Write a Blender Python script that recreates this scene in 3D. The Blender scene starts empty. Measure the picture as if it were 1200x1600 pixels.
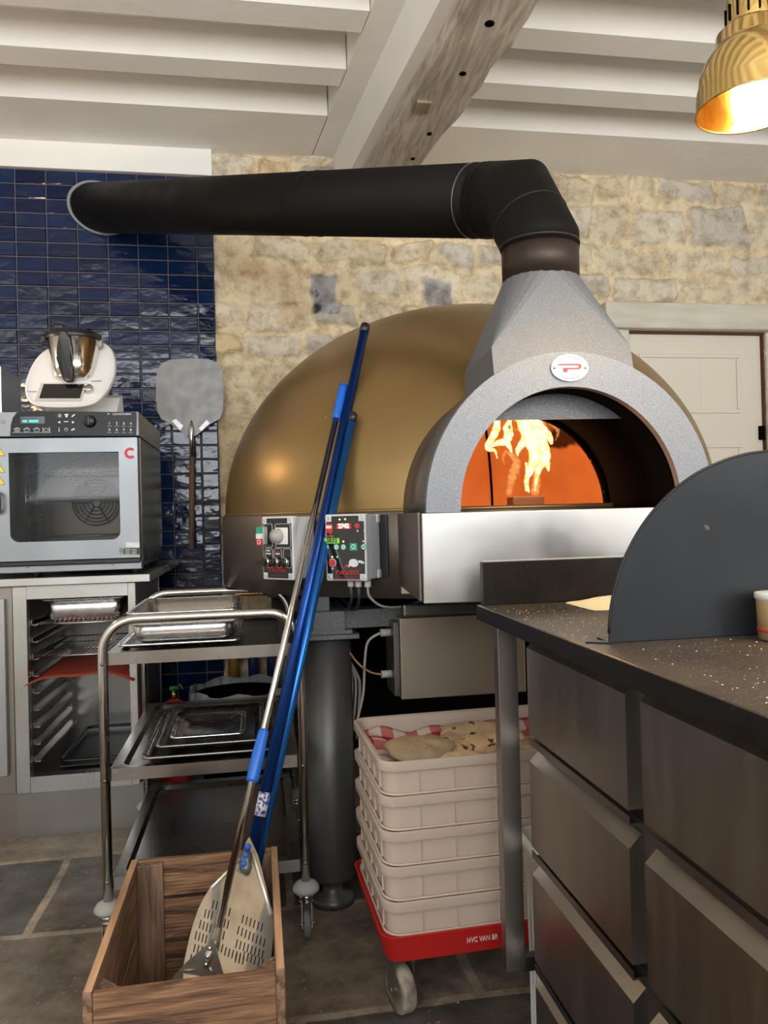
import bpy, bmesh, math, random
import numpy as np
from math import sin, cos, pi, radians, atan, sqrt
from mathutils import Vector, Matrix
random.seed(7)
SC = bpy.context.scene
COL = SC.collection

# ------------------------------------------------------------------ camera
YAW = atan(199/1200); PITCH = atan(8/1200); ROLL = .026; FPX = 1200.0; CH = 1.12
fw = Vector((sin(YAW)*cos(PITCH), cos(YAW)*cos(PITCH), sin(PITCH)))
r0 = Vector((cos(YAW), -sin(YAW), 0)); u0 = r0.cross(fw)
CU = cos(ROLL)*u0 + sin(ROLL)*r0; CR = cos(ROLL)*r0 - sin(ROLL)*u0
CAM = Vector((0, 0, CH))
cam = bpy.data.cameras.new('camera'); camo = bpy.data.objects.new('camera', cam); COL.objects.link(camo)
cam.sensor_fit = 'VERTICAL'; cam.sensor_height = 36; cam.lens = 36*FPX/1600; cam.clip_start = .02
m = Matrix((CR, CU, -fw)).transposed().to_4x4(); m.translation = CAM
camo.matrix_world = m; SC.camera = camo

def ray(x, y): return fw + CR*((x-600)/FPX) + CU*((800-y)/FPX)
def PD(x, y, d): return CAM + ray(x, y)*d
def PY(x, y, Y): r = ray(x, y); return CAM + r*(Y/r.y)
def PX(x, y, X): r = ray(x, y); return CAM + r*(X/r.x)
def PZ(x, y, z): r = ray(x, y); return CAM + r*((z-CH)/r.z)

# ------------------------------------------------------------------ world, exposure, large lights
SC.view_settings.view_transform = 'Standard'; SC.view_settings.look = 'None'
SC.view_settings.gamma = 1; SC.view_settings.use_curve_mapping = False
SC.view_settings.exposure = 0.27
w = bpy.data.worlds.new('sky'); SC.world = w; w.use_nodes = True
w.node_tree.nodes['Background'].inputs[0].default_value = (.82, .90, 1, 1)
w.node_tree.nodes['Background'].inputs[1].default_value = 1.6

def area(name, loc, target, sx, sy, power, col):
    l = bpy.data.lights.new(name, 'AREA'); l.shape = 'RECTANGLE'; l.size = sx; l.size_y = sy
    l.energy = power; l.color = col
    o = bpy.data.objects.new(name, l); COL.objects.link(o); o.location = loc
    o.rotation_euler = (Vector(target)-Vector(loc)).to_track_quat('-Z', 'Y').to_euler(); return o
def point(name, loc, power, col, r=.03, spot=None, target=None):
    l = bpy.data.lights.new(name, 'SPOT' if spot else 'POINT'); l.energy = power; l.color = col; l.shadow_soft_size = r
    o = bpy.data.objects.new(name, l); COL.objects.link(o); o.location = loc
    if spot:
        l.spot_size = radians(spot); l.spot_blend = .6
        o.rotation_euler = (Vector(target)-Vector(loc)).to_track_quat('-Z', 'Y').to_euler()
    return o
# daylight through the wide window of the wall behind the camera and one in the right wall
area('window_light', (.45, -2.42, 2.1), (.45, 3, 2.9), 5.2, 1.4, 96, (.93, .965, 1))
area('window_light', (3.22, -.75, 2.05), (-2, .6, 2.6), 2.6, 1.3, 36, (.93, .965, 1))

# added unseen fill light behind the camera, aimed up to brighten the ceiling
fill = area('ceiling_fill_light', (.45, -1.4, 1.5), (.45, -.9, 3.2), 4.6, 1.2, 85, (1, .97, .93)); fill.data.spread = radians(165)

# ------------------------------------------------------------------ materials
def nn(nt, t, **k):
    n = nt.nodes.new(t)
    for a, b in k.items(): setattr(n, a, b)
    return n
MATS = {}
def mat(name, col, rough=.5, metal=0, bump=None, var=None, stretch=(1,1,1), rvar=0, emit=None, coat=0, spec=None, alpha=None, trans=0, speck=None, sub=0):
    m_ = bpy.data.materials.new(name); m_.use_nodes = True; nt = m_.node_tree; B = nt.nodes['Principled BSDF']; L = nt.links
    B.inputs['Base Color'].default_value = (*col, 1); B.inputs['Roughness'].default_value = rough; B.inputs['Metallic'].default_value = metal
    if coat: B.inputs['Coat Weight'].default_value = coat; B.inputs['Coat Roughness'].default_value = .08
    if spec is not None: B.inputs['Specular IOR Level'].default_value = spec
    if trans: B.inputs['Transmission Weight'].default_value = trans
    if alpha is not None: B.inputs['Alpha'].default_value = alpha
    if sub: B.inputs['Subsurface Weight'].default_value = sub; B.inputs['Subsurface Radius'].default_value = (.02,.02,.02)
    if emit: B.inputs['Emission Color'].default_value = (*emit[0], 1); B.inputs['Emission Strength'].default_value = emit[1]
    tc = nn(nt, 'ShaderNodeTexCoord'); mp = nn(nt, 'ShaderNodeMapping'); mp.inputs['Scale'].default_value = stretch
    L.new(tc.outputs['Object'], mp.inputs[0])
    def noise(s, det=4):
        n = nn(nt, 'ShaderNodeTexNoise'); n.inputs['Scale'].default_value = s; n.inputs['Detail'].default_value = det
        L.new(mp.outputs[0], n.inputs['Vector']); return n
    cur = None
    if var:                       # var = (scale, colour2, contrast)
        n = noise(var[0]); r = nn(nt, 'ShaderNodeMapRange'); c = var[2] if len(var) > 2 else .2
        r.inputs['From Min'].default_value = .5-c; r.inputs['From Max'].default_value = .5+c; L.new(n.outputs[0], r.inputs[0])
        mx = nn(nt, 'ShaderNodeMix', data_type='RGBA'); L.new(r.outputs[0], mx.inputs[0])
        mx.inputs[6].default_value = (*col, 1); mx.inputs[7].default_value = (*var[1], 1); cur = mx.outputs[2]
    if speck:                     # speck = (scale, colour, threshold)
        n = noise(speck[0], 2); r = nn(nt, 'ShaderNodeMapRange'); r.inputs['From Min'].default_value = speck[2]; r.inputs['From Max'].default_value = speck[2]+.04
        L.new(n.outputs[0], r.inputs[0]); mx = nn(nt, 'ShaderNodeMix', data_type='RGBA'); L.new(r.outputs[0], mx.inputs[0])
        if cur: L.new(cur, mx.inputs[6])
        else: mx.inputs[6].default_value = (*col, 1)
        mx.inputs[7].default_value = (*speck[1], 1); cur = mx.outputs[2]
    if cur: L.new(cur, B.inputs['Base Color'])
    if rvar:
        n = noise(rvar[0]); r = nn(nt, 'ShaderNodeMapRange'); r.inputs['To Min'].default_value = rough-rvar[1]; r.inputs['To Max'].default_value = rough+rvar[1]
        r.inputs['From Min'].default_value = .3; r.inputs['From Max'].default_value = .7
        L.new(n.outputs[0], r.inputs[0]); L.new(r.outputs[0], B.inputs['Roughness'])
    if bump:
        n = noise(bump[0], 5); b = nn(nt, 'ShaderNodeBump'); b.inputs['Strength'].default_value = bump[1]; b.inputs['Distance'].default_value = bump[2] if len(bump) > 2 else .01
        L.new(n.outputs[0], b.inputs['Height']); L.new(b.outputs[0], B.inputs['Normal'])
    MATS[name] = m_; return m_

white_paint = mat('white_paint', (.88,.86,.82), .6, var=(3,(.83,.80,.75)), bump=(14,.25,.01))
plaster = mat('plaster_white', (.86,.85,.81), .6, bump=(9,.25,.01))
steel = mat('brushed_steel', (.50,.49,.47), .30, 1, rvar=(8,.04))
steel_v = mat('brushed_steel_wide', (.52,.51,.49), .30, 1, rvar=(8,.04))
steel_front = mat('mill_steel', (.50,.49,.47), .36, 1, rvar=(5,.09), var=(3,(.42,.40,.38),.25), bump=(4,.05,.01))
steel_dark = mat('dark_brushed_steel', (.20,.188,.175), .36, 1, rvar=(6,.05))
steel_face = mat('drawer_steel', (.31,.28,.245), .36, 1, rvar=(3,.06), stretch=(8,8,1))
chrome = mat('polished_steel', (.62,.60,.57), .16, 1, rvar=(20,.05))
pan_steel = mat('pan_steel', (.66,.65,.64), .25, 1, rvar=(25,.08))
oven_steel = mat('appliance_steel', (.29,.305,.32), .46, 1, rvar=(4,.05), var=(5,(.26,.275,.29)))
hammer = mat('hammertone_silver_paint', (.135,.147,.165), .5, .4, var=(420,(.20,.212,.235),.12), bump=(300,.25,.0015))
hammer_dark = mat('dark_hammered_paint', (.10,.105,.11), .5, .3, speck=(260,(.15,.155,.16),.55), bump=(240,.4,.002))
side_metal = mat('tunnel_side_metal', (.105,.09,.08), .42, .6, bump=(240,.2,.002))
gold = mat('gold_paint', (.30,.19,.07), .34, .6, var=(2.5,(.25,.16,.062),.3), rvar=(3,.05), speck=(55,(.42,.30,.14),.735))
skirtm = mat('skirt_grey_metal', (.15,.125,.105), .42, .7, rvar=(5,.05))
flue_m = mat('matte_black_flue', (.006,.0048,.004), .6, 0, rvar=(8,.06), spec=.13)
flue_warm = mat('heat_browned_flue', (.030,.019,.014), .45, .4, rvar=(8,.08))
ringm = mat('flue_band', (.25,.22,.19), .4, .8)
soot_shade = mat('soot_shade_black', (.005,.0035,.003), .8, spec=0)  # tunnel soot; also the shade colour of the sheet under the oven
leg_m = mat('oven_leg_grey', (.085,.083,.08), .42, .5, bump=(30,.15,.004))
blackp = mat('black_plastic', (.012,.012,.013), .35)
blackg = mat('black_gloss', (.008,.008,.009), .08, coat=.5)
boxgrey = mat('enclosure_grey', (.60,.61,.62), .45)
whitep = mat('white_plastic', (.78,.77,.76), .28, coat=.3)
greyp = mat('grey_plastic', (.36,.35,.33), .6)
redp = mat('red_plastic', (.48,.015,.012), .38, rvar=(6,.08))
redl = mat('red_print', (.55,.03,.03), .5)
pinkred = mat('badge_red', (.45,.03,.05), .5)
greenl = mat('green_button', (.02,.35,.20), .5)
whitel = mat('white_print', (.72,.72,.72), .5)
yel = mat('warning_yellow', (.85,.6,.03), .5)
red_led = mat('red_led', (.3,.02,.01), .5, emit=((1,.06,.03),2.2))
green_led = mat('green_led', (.1,.4,.02), .5, emit=((.25,1,.05),1.0))
cyan_led = mat('cyan_led', (.0,.3,.3), .5, emit=((.05,.9,.8),1.2))
lamp_y = mat('yellow_led', (.6,.6,.1), .5, emit=((1,.9,.2),1.0))
blue_al = mat('blue_anodised', (.010,.055,.26), .27, .75)
blue_lt = mat('blue_anodised_light', (.02,.15,.48), .27, .75)
bluep = mat('blue_plastic', (.01,.12,.55), .38)
alu = mat('worn_aluminium', (.21,.205,.20), .48, .75, rvar=(20,.05), var=(9,(.18,.176,.17),.25))
alu_w = mat('warm_worn_aluminium', (.36,.33,.285), .45, .7, var=(14,(.27,.24,.20),.2), stretch=(2,2,.5))
darkalu = mat('dark_worn_aluminium', (.20,.18,.15), .5, .7, var=(12,(.35,.32,.28),.15))
slotm = mat('slot_dark', (.012,.01,.009), .8)
woodh = mat('dark_wood_handle', (.13,.075,.045), .55, var=(10,(.20,.12,.07)), stretch=(6,6,.6))
brass = mat('brass', (.62,.43,.16), .13, 1, rvar=(6,.04))
brass_in = mat('brass_inside', (.85,.55,.16), .35, 1)
copper = mat('copper', (.55,.25,.12), .3, 1)
granite_f = mat('floured_granite', (.030,.023,.018), .42, var=(5,(.060,.045,.033),.14), speck=(260,(.26,.22,.17),.64))
granite = mat('dark_granite', (.007,.005,.004), .36, var=(30,(.012,.009,.007),.2), speck=(220,(.12,.10,.08),.72), spec=.25)
guardm = mat('blued_steel_plate', (.007,.0085,.011), .38, .1, spec=.25, rvar=(6,.05), var=(4,(.018,.020,.023)), speck=(24,(.16,.14,.12),.715), bump=(5,.08,.01))
clay = mat('fired_clay', (.80,.46,.22), .85, var=(4,(.66,.33,.14),.2), bump=(60,.5,.004))
clay_floor = mat('oven_stone', (.45,.22,.12), .8, bump=(40,.3,.004))
stoneh = mat('flour', (.80,.68,.45), .9, bump=(60,.6,.004))
dough_cr = mat('milky_crate_plastic', (.54,.43,.35), .34, sub=.2, spec=.4)
slate_d = mat('dark_tray', (.012,.012,.012), .35, .2)
folder_m = mat('red_mat', (.30,.045,.025), .5)
bag_m = mat('clear_bag', (.55,.58,.60), .25, spec=.8, bump=(30,1,.02), alpha=.6)
door_m = mat('cream_door_paint', (.74,.69,.58), .55, bump=(30,.1,.004))
lint_m = mat('old_white_paint', (.66,.64,.55), .65, var=(9,(.52,.48,.36),.22), bump=(14,.8,.01), stretch=(.4,1,2))
bread_m = mat('baked_bread', (.36,.235,.13), .75, var=(16,(.50,.36,.21),.15), speck=(34,(.06,.018,.01),.575), bump=(25,.5,.006))
bread_m2 = mat('plain_bread', (.27,.19,.11), .75, var=(12,(.33,.24,.14),.2), speck=(45,(.18,.10,.05),.68), bump=(20,.5,.006))
cable_w = mat('white_cable', (.35,.32,.28), .5)
cable_b = mat('brown_cable', (.30,.14,.07), .5)
glassm = mat('oven_glass', (.02,.022,.024), .03, 0, alpha=.35, spec=.5)
rubber = mat('grey_rubber', (.16,.15,.14), .6)
castorm = mat('worn_cream_wheel', (.42,.36,.28), .6, var=(20,(.15,.12,.09),.12))
kraft = mat('kraft_card', (.50,.33,.17), .6, stretch=(1,1,12), var=(14,(.42,.26,.12)))
bulb_m = mat('glowing_bulb', (1,.8,.4), .5, emit=((1,.72,.35),60))
binwhite = mat('white_tub', (.62,.60,.57), .4, sub=.1)

def wood_mat(name, c1, c2, axis, scale=9):
    st = [3.5,3.5,3.5]; st[axis] = .35
    m_ = mat(name, c1, .65, stretch=tuple(st), bump=(scale*2.2,.7,.006)); nt = m_.node_tree; B = nt.nodes['Principled BSDF']
    tc = nn(nt,'ShaderNodeTexCoord'); mp = nn(nt,'ShaderNodeMapping'); mp.inputs['Scale'].default_value = st
    nt.links.new(tc.outputs['Object'], mp.inputs[0])
    n = nn(nt,'ShaderNodeTexNoise'); n.inputs['Scale'].default_value = scale; n.inputs['Detail'].default_value = 6; n.inputs['Distortion'].default_value = .8
    nt.links.new(mp.outputs[0], n.inputs['Vector'])
    n2 = nn(nt,'ShaderNodeTexNoise'); n2.inputs['Scale'].default_value = 2.2; nt.links.new(tc.outputs['Object'], n2.inputs['Vector'])
    r = nn(nt,'ShaderNodeValToRGB'); r.color_ramp.elements[0].position = .36; r.color_ramp.elements[0].color = (*c2,1)
    r.color_ramp.elements[1].position = .62; r.color_ramp.elements[1].color = (*c1,1)
    nt.links.new(n.outputs[0], r.inputs[0])
    mx = nn(nt,'ShaderNodeMix', data_type='RGBA'); mx.blend_type = 'MULTIPLY'; mx.inputs[0].default_value = .6
    nt.links.new(r.outputs[0], mx.inputs[6])
    r2 = nn(nt,'ShaderNodeMapRange'); r2.inputs['From Min'].default_value=.35; r2.inputs['From Max'].default_value=.65; r2.inputs['To Min'].default_value=.5; r2.inputs['To Max'].default_value=1.15
    nt.links.new(n2.outputs[0], r2.inputs[0]); nt.links.new(r2.outputs[0], mx.inputs[7]); nt.links.new(mx.outputs[2], B.inputs['Base Color'])
    return m_
crate_x = wood_mat('crate_wood_across', (.36,.19,.095), (.09,.042,.022), 0, 16)
crate_y = wood_mat('crate_wood_along', (.28,.165,.10), (.10,.055,.033), 1, 14)
crate_z = wood_mat('crate_wood_upright', (.26,.16,.105), (.10,.058,.038), 2, 13)
crate_edge = wood_mat('crate_wood_edge', (.55,.34,.19), (.34,.19,.10), 1)
beam_m = wood_mat('limed_oak_beam', (.60,.53,.45), (.38,.32,.25), 1, 15)

def floor_mat():
    m_ = mat('slate_floor', (.08,.075,.07), .42, rvar=(7,.16), bump=(7,.5,.012)); nt = m_.node_tree; L = nt.links; B = nt.nodes['Principled BSDF']
    tc = nn(nt,'ShaderNodeTexCoord')
    nz = nn(nt,'ShaderNodeTexNoise'); nz.inputs['Scale'].default_value = 5; L.new(tc.outputs['Object'], nz.inputs['Vector'])
    ad = nn(nt,'ShaderNodeMix', data_type='RGBA'); ad.blend_type='LINEAR_LIGHT'; ad.inputs[0].default_value = .012
    L.new(tc.outputs['Object'], ad.inputs[6]); L.new(nz.outputs['Color'], ad.inputs[7])
    mp = nn(nt,'ShaderNodeMapping'); mp.inputs['Location'].default_value = (.38,.15,0); L.new(ad.outputs[2], mp.inputs[0])
    br = nn(nt,'ShaderNodeTexBrick'); br.offset = .42; br.inputs['Scale'].default_value = 1; br.inputs['Brick Width'].default_value = .72; br.inputs['Row Height'].default_value = .5
    br.inputs['Mortar Size'].default_value = .014; br.inputs['Mortar Smooth'].default_value = .3
    br.inputs['Color1'].default_value = (.045,.041,.036,1); br.inputs['Color2'].default_value = (.21,.165,.12,1); br.inputs['Mortar'].default_value = (.27,.22,.16,1)
    L.new(mp.outputs[0], br.inputs['Vector'])
    n = nn(nt,'ShaderNodeTexNoise'); n.inputs['Scale'].default_value = 9; n.inputs['Detail'].default_value = 9; n.inputs['Roughness'].default_value=.7; L.new(tc.outputs['Object'], n.inputs['Vector'])
    r = nn(nt,'ShaderNodeMapRange'); r.inputs['From Min'].default_value=.35; r.inputs['From Max'].default_value=.68; r.inputs['To Min'].default_value=.55; r.inputs['To Max'].default_value=1.7; L.new(n.outputs[0], r.inputs[0])
    mx = nn(nt,'ShaderNodeMix', data_type='RGBA'); mx.blend_type='MULTIPLY'; mx.inputs[0].default_value = 1; L.new(br.outputs['Color'], mx.inputs[6]); L.new(r.outputs[0], mx.inputs[7])
    n3 = nn(nt,'ShaderNodeTexNoise'); n3.inputs['Scale'].default_value = 70; n3.inputs['Detail'].default_value = 2; L.new(tc.outputs['Object'], n3.inputs['Vector'])
    r3 = nn(nt,'ShaderNodeMapRange'); r3.inputs['From Min'].default_value=.68; r3.inputs['From Max'].default_value=.76; L.new(n3.outputs[0], r3.inputs[0])
    m2 = nn(nt,'ShaderNodeMix', data_type='RGBA'); L.new(r3.outputs[0], m2.inputs[0]); L.new(mx.outputs[2], m2.inputs[6]); m2.inputs[7].default_value=(.36,.32,.27,1)
    L.new(m2.outputs[2], B.inputs['Base Color'])
    return m_
floor_m = floor_mat()

def stone_mat():
    m_ = mat('rubble_stone', (.6,.5,.35), .85, bump=(26,1.0,.018)); nt = m_.node_tree; L = nt.links; B = nt.nodes['Principled BSDF']
    at = nn(nt,'ShaderNodeVertexColor', layer_name='stone'); tc = nn(nt,'ShaderNodeTexCoord')
    n = nn(nt,'ShaderNodeTexNoise'); n.inputs['Scale'].default_value = 14; n.inputs['Detail'].default_value = 8; n.inputs['Roughness'].default_value=.65; L.new(tc.outputs['Object'], n.inputs['Vector'])
    r = nn(nt,'ShaderNodeValToRGB'); e = r.color_ramp.elements; e[0].position=.34; e[0].color=(.50,.40,.28,1); e[1].position=.56; e[1].color=(1.0,.98,.94,1)
    L.new(n.outputs[0], r.inputs[0])
    mx = nn(nt,'ShaderNodeMix', data_type='RGBA'); mx.blend_type='MULTIPLY'; mx.inputs[0].default_value=.75; L.new(at.outputs[0], mx.inputs[6]); L.new(r.outputs[0], mx.inputs[7]); L.new(mx.outputs[2], B.inputs['Base Color'])
    return m_
stone_m = stone_mat()

def tile_mat():
    m_ = mat('glazed_blue_tile', (.006,.020,.085), .14, coat=.12); nt = m_.node_tree; L = nt.links; B = nt.nodes['Principled BSDF']
    at = nn(nt,'ShaderNodeVertexColor', layer_name='tile'); L.new(at.outputs[0], B.inputs['Base Color'])
    tc = nn(nt,'ShaderNodeTexCoord'); mp = nn(nt,'ShaderNodeMapping'); mp.inputs['Scale'].default_value=(1,1,1.6); L.new(tc.outputs['Object'], mp.inputs[0])
    n = nn(nt,'ShaderNodeTexNoise'); n.inputs['Scale'].default_value=11; n.inputs['Detail'].default_value=2.0; L.new(mp.outputs[0], n.inputs['Vector'])
    b = nn(nt,'ShaderNodeBump'); b.inputs['Strength'].default_value=.5; b.inputs['Distance'].default_value=.012; L.new(n.outputs[0], b.inputs['Height']); L.new(b.outputs[0], B.inputs['Normal']); L.new(b.outputs[0], B.inputs['Coat Normal'])
    return m_
tile_m = tile_mat(); grout_m = mat('tile_grout', (.17,.14,.13), .8)

def ging():
    m_ = mat('red_gingham', (.55,.03,.03), .9); nt = m_.node_tree; L = nt.links; B = nt.nodes['Principled BSDF']
    tc = nn(nt,'ShaderNodeTexCoord'); outs = []
    sp = nn(nt,'ShaderNodeSeparateXYZ'); L.new(tc.outputs['Object'], sp.inputs[0])
    for i in (0,1):
        a = nn(nt,'ShaderNodeMath', operation='MULTIPLY'); a.inputs[1].default_value = 15; L.new(sp.outputs[i], a.inputs[0])
        b = nn(nt,'ShaderNodeMath', operation='FRACT'); L.new(a.outputs[0], b.inputs[0])
        c = nn(nt,'ShaderNodeMath', operation='GREATER_THAN'); c.inputs[1].default_value=.5; L.new(b.outputs[0], c.inputs[0]); outs.append(c)
    s = nn(nt,'ShaderNodeMath', operation='ADD'); L.new(outs[0].outputs[0], s.inputs[0]); L.new(outs[1].outputs[0], s.inputs[1])
    h = nn(nt,'ShaderNodeMath', operation='MULTIPLY'); h.inputs[1].default_value=.5; L.new(s.outputs[0], h.inputs[0])
    r = nn(nt,'ShaderNodeValToRGB'); e = r.color_ramp.elements; r.color_ramp.interpolation='CONSTANT'; e[0].color=(.55,.42,.36,1); e[1].position=.4; e[1].color=(.42,.12,.10,1)
    q = e.new(.8); q.color=(.33,.008,.01,1); L.new(h.outputs[0], r.inputs[0]); L.new(r.outputs[0], B.inputs['Base Color'])
    return m_
gingham = ging()

def flame_mat(name, c1, c2, strength, soft):
    m_ = bpy.data.materials.new(name); m_.use_nodes = True; nt = m_.node_tree; nt.nodes.clear(); L = nt.links
    o = nn(nt,'ShaderNodeOutputMaterial'); e = nn(nt,'ShaderNodeEmission'); t = nn(nt,'ShaderNodeBsdfTransparent'); mx = nn(nt,'ShaderNodeMixShader')
    lw = nn(nt,'ShaderNodeLayerWeight'); lw.inputs[0].default_value=.5
    r = nn(nt,'ShaderNodeValToRGB'); el = r.color_ramp.elements; el[0].position=.25; el[0].color=(*c1,1); el[1].position=.85; el[1].color=(*c2,1)
    tc = nn(nt,'ShaderNodeTexCoord'); nz = nn(nt,'ShaderNodeTexNoise'); nz.inputs['Scale'].default_value = 28; L.new(tc.outputs['Object'], nz.inputs['Vector'])
    ma = nn(nt,'ShaderNodeMath', operation='MULTIPLY_ADD'); L.new(nz.outputs[0], ma.inputs[0]); ma.inputs[1].default_value = 1.6; ma.inputs[2].default_value = -.72
    ad = nn(nt,'ShaderNodeMath', operation='ADD'); L.new(ma.outputs[0], ad.inputs[0]); L.new(lw.outputs['Facing'], ad.inputs[1]); L.new(ad.outputs[0], r.inputs[0]); L.new(r.outputs[0], e.inputs[0]); e.inputs[1].default_value = strength
    r2 = nn(nt,'ShaderNodeMapRange'); r2.inputs['From Min'].default_value=soft; r2.inputs['From Max'].default_value=1; r2.inputs['To Min'].default_value=.0 if soft > .1 else .62; L.new(lw.outputs['Facing'], r2.inputs[0])
    L.new(r2.outputs[0], mx.inputs[0]); L.new(e.outputs[0], mx.inputs[1]); L.new(t.outputs[0], mx.inputs[2]); L.new(mx.outputs[0], o.inputs[0]); return m_
flame_core = flame_mat('flame_core', (1,.80,.36), (1,.34,.04), 1.9, .40)
flame_thin = flame_mat('flame_wisp', (1,.45,.14), (1,.22,.05), .9, 0.0)

# ------------------------------------------------------------------ mesh builder (authored in world coordinates)
WL = {}
class MB:
    def __init__(s, M=None): s.bm = bmesh.new(); s.M = M or Matrix(); s.mats = []; s.mi = 0
    def use(s, m_):
        if m_ not in s.mats: s.mats.append(m_)
        s.mi = s.mats.index(m_); return s
    def _add(s, vs, fs, smooth=False):
        v = [s.bm.verts.new(s.M @ Vector(p)) for p in vs]; out = []
        for f in fs:
            try: q = s.bm.faces.new([v[i] for i in f]); q.material_index = s.mi; q.smooth = smooth; out.append(q)
            except ValueError: pass
        return v, out
    def box(s, a, b, bev=0, rot=None, seg=2):
        a = Vector(a); b = Vector(b); lo = Vector([min(a[i],b[i]) for i in range(3)]); hi = Vector([max(a[i],b[i]) for i in range(3)])
        c = (lo+hi)/2; h = (hi-lo)/2; t = bmesh.new()
        bmesh.ops.create_cube(t, size=2)
        for v in t.verts: v.co = Vector((v.co.x*h.x, v.co.y*h.y, v.co.z*h.z))
        if bev: bmesh.ops.bevel(t, geom=t.edges[:], offset=min(bev, min(h)*.9), segments=seg, profile=.5, affect='EDGES')
        if rot is not None:
            for v in t.verts: v.co = rot @ v.co
        t.verts.index_update(); s._add([v.co + c for v in t.verts], [[v.index for v in f.verts] for f in t.faces], False); t.free(); return s
    def prism(s, poly, off, smooth=False):
        n = len(poly); off = Vector(off); P = [Vector(p) for p in poly]; nrm = Vector()
        for i in range(n): nrm += P[i].cross(P[(i+1) % n])
        if nrm.dot(off) > 0: P.reverse()
        s._add(P+[p+off for p in P], [list(range(n)), [n+i for i in reversed(range(n))]] + [[i, n+i, n+(i+1) % n, (i+1) % n][::-1] for i in range(n)], smooth); return s
    def tube(s, path, r, seg=16, caps=True, closed=False, smooth=True, mitre=False):
        P = [Vector(p) for p in path]; n = len(P); R = r if isinstance(r, (list, tuple)) else [r]*n
        T = []
        for i in range(n):
            a = P[(i+1) % n]-P[i] if (i < n-1 or closed) else P[i]-P[i-1]
            b = P[i]-P[i-1] if (i > 0 or closed) else a
            T.append((a.normalized(), b.normalized(), (a.normalized()+b.normalized()).normalized()))
        t0 = T[0][2]; ref = Vector((0,0,1)) if abs(t0.z) < .9 else Vector((1,0,0)); u = (ref - t0*ref.dot(t0)).normalized()
        vs = []
        for i in range(n):
            t = T[i][2]; u = (u - t*u.dot(t)).normalized(); v = t.cross(u)
            k = 1.0; bis = None
            if mitre and 0 < i < n-1:
                cs = max(.3, T[i][2].dot(T[i][0])); k = 1/cs; bis = (T[i][0]-T[i][1])
                if bis.length > 1e-6: bis.normalize()
                else: bis = None
            for j in range(seg):
                a = 2*pi*j/seg; o = (u*cos(a)+v*sin(a))*R[i]
                if bis: d = bis - t*bis.dot(t); d.normalize(); o += d*o.dot(d)*(k-1)
                vs.append(P[i]+o)
        fs = []
        for i in range(n if closed else n-1):
            i2 = (i+1) % n
            for j in range(seg): fs.append([i*seg+j, i*seg+(j+1) % seg, i2*seg+(j+1) % seg, i2*seg+j])
        v, f = s._add(vs, fs, smooth)
        if caps and not closed:
            for idx in (list(range(seg))[::-1], [(n-1)*seg+j for j in range(seg)]):
                q = s.bm.faces.new([v[i] for i in idx]); q.material_index = s.mi
        return s
    def cyl(s, p0, p1, r, seg=24, smooth=True): return s.tube([p0, p1], r, seg, True, False, smooth)
    def lathe(s, prof, c, seg=48, axis=None, a0=0, a1=2*pi, smooth=True):
        c = Vector(c); Q = Vector((0,0,1)).rotation_difference(Vector(axis).normalized()).to_matrix() if axis is not None else Matrix.Identity(3)
        full = abs(a1-a0-2*pi) < 1e-6; ns = seg if full else seg+1; vs = []
        for (r, z) in prof:
            for j in range(ns):
                a = a0+(a1-a0)*j/seg; vs.append(c + Q @ Vector((r*cos(a), r*sin(a), z)))
        fs = []
        for i in range(len(prof)-1):
            for j in range(seg):
                j2 = (j+1) % ns; fs.append([i*ns+j, i*ns+j2, (i+1)*ns+j2, (i+1)*ns+j])
        v, f = s._add(vs, fs, smooth); bmesh.ops.remove_doubles(s.bm, verts=v, dist=1e-6); return s
    def grid(s, fn, nu, nv, smooth=True, closed=False):
        vs = [fn(i/nu, j/nv) for i in range(nu+1) for j in range(nv+1)]
        s._add(vs, [[i*(nv+1)+j, (i+1)*(nv+1)+j, (i+1)*(nv+1)+j+1, i*(nv+1)+j+1] for i in range(nu) for j in range(nv)], smooth); return s
    def build(s, name, m_=None, parent=None, solid=0, base=False, recalc=True):
        bm = s.bm
        if recalc: bmesh.ops.recalc_face_normals(bm, faces=bm.faces[:])
        xs = [v.co for v in bm.verts]
        lo = Vector([min(p[i] for p in xs) for i in range(3)]); hi = Vector([max(p[i] for p in xs) for i in range(3)])
        c = (lo+hi)/2
        if not parent: c.z = lo.z
        for v in bm.verts: v.co -= c
        me = bpy.data.meshes.new(name); bm.to_mesh(me); bm.free()
        for q in (s.mats or [m_]): me.materials.append(q)
        o = bpy.data.objects.new(name, me); COL.objects.link(o)
        if parent: o.parent = parent; o.location = c - WL[parent.name]
        else: o.location = c
        WL[o.name] = c
        if solid:
            md = o.modifiers.new('solid', 'SOLIDIFY'); md.thickness = solid; md.offset = 0
        return o
def thing(name, label, cat, loc, group=None):
    o = bpy.data.objects.new(name, None); COL.objects.link(o); o.location = loc; o.empty_display_size = .05
    WL[o.name] = Vector(loc); o['label'] = label; o['category'] = cat
    if group: o['group'] = group
    return o
def tag(o, label, cat, group=None, kind=None):
    o['label'] = label; o['category'] = cat
    if group: o['group'] = group
    if kind: o['kind'] = kind
    return o
def struct(o, label=None):
    o['kind'] = 'structure'
    if label: o['label'] = label
    return o
def dup(root, off, label=None):
    r = root.copy(); COL.objects.link(r); r.location = root.location + Vector(off)
    if label: r['label'] = label
    for ch in list(root.children):
        c = ch.copy(); COL.objects.link(c); c.parent = r
        for g in list(ch.children):
            d = g.copy(); COL.objects.link(d); d.parent = c
    return r
_font_cache = {}
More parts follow.
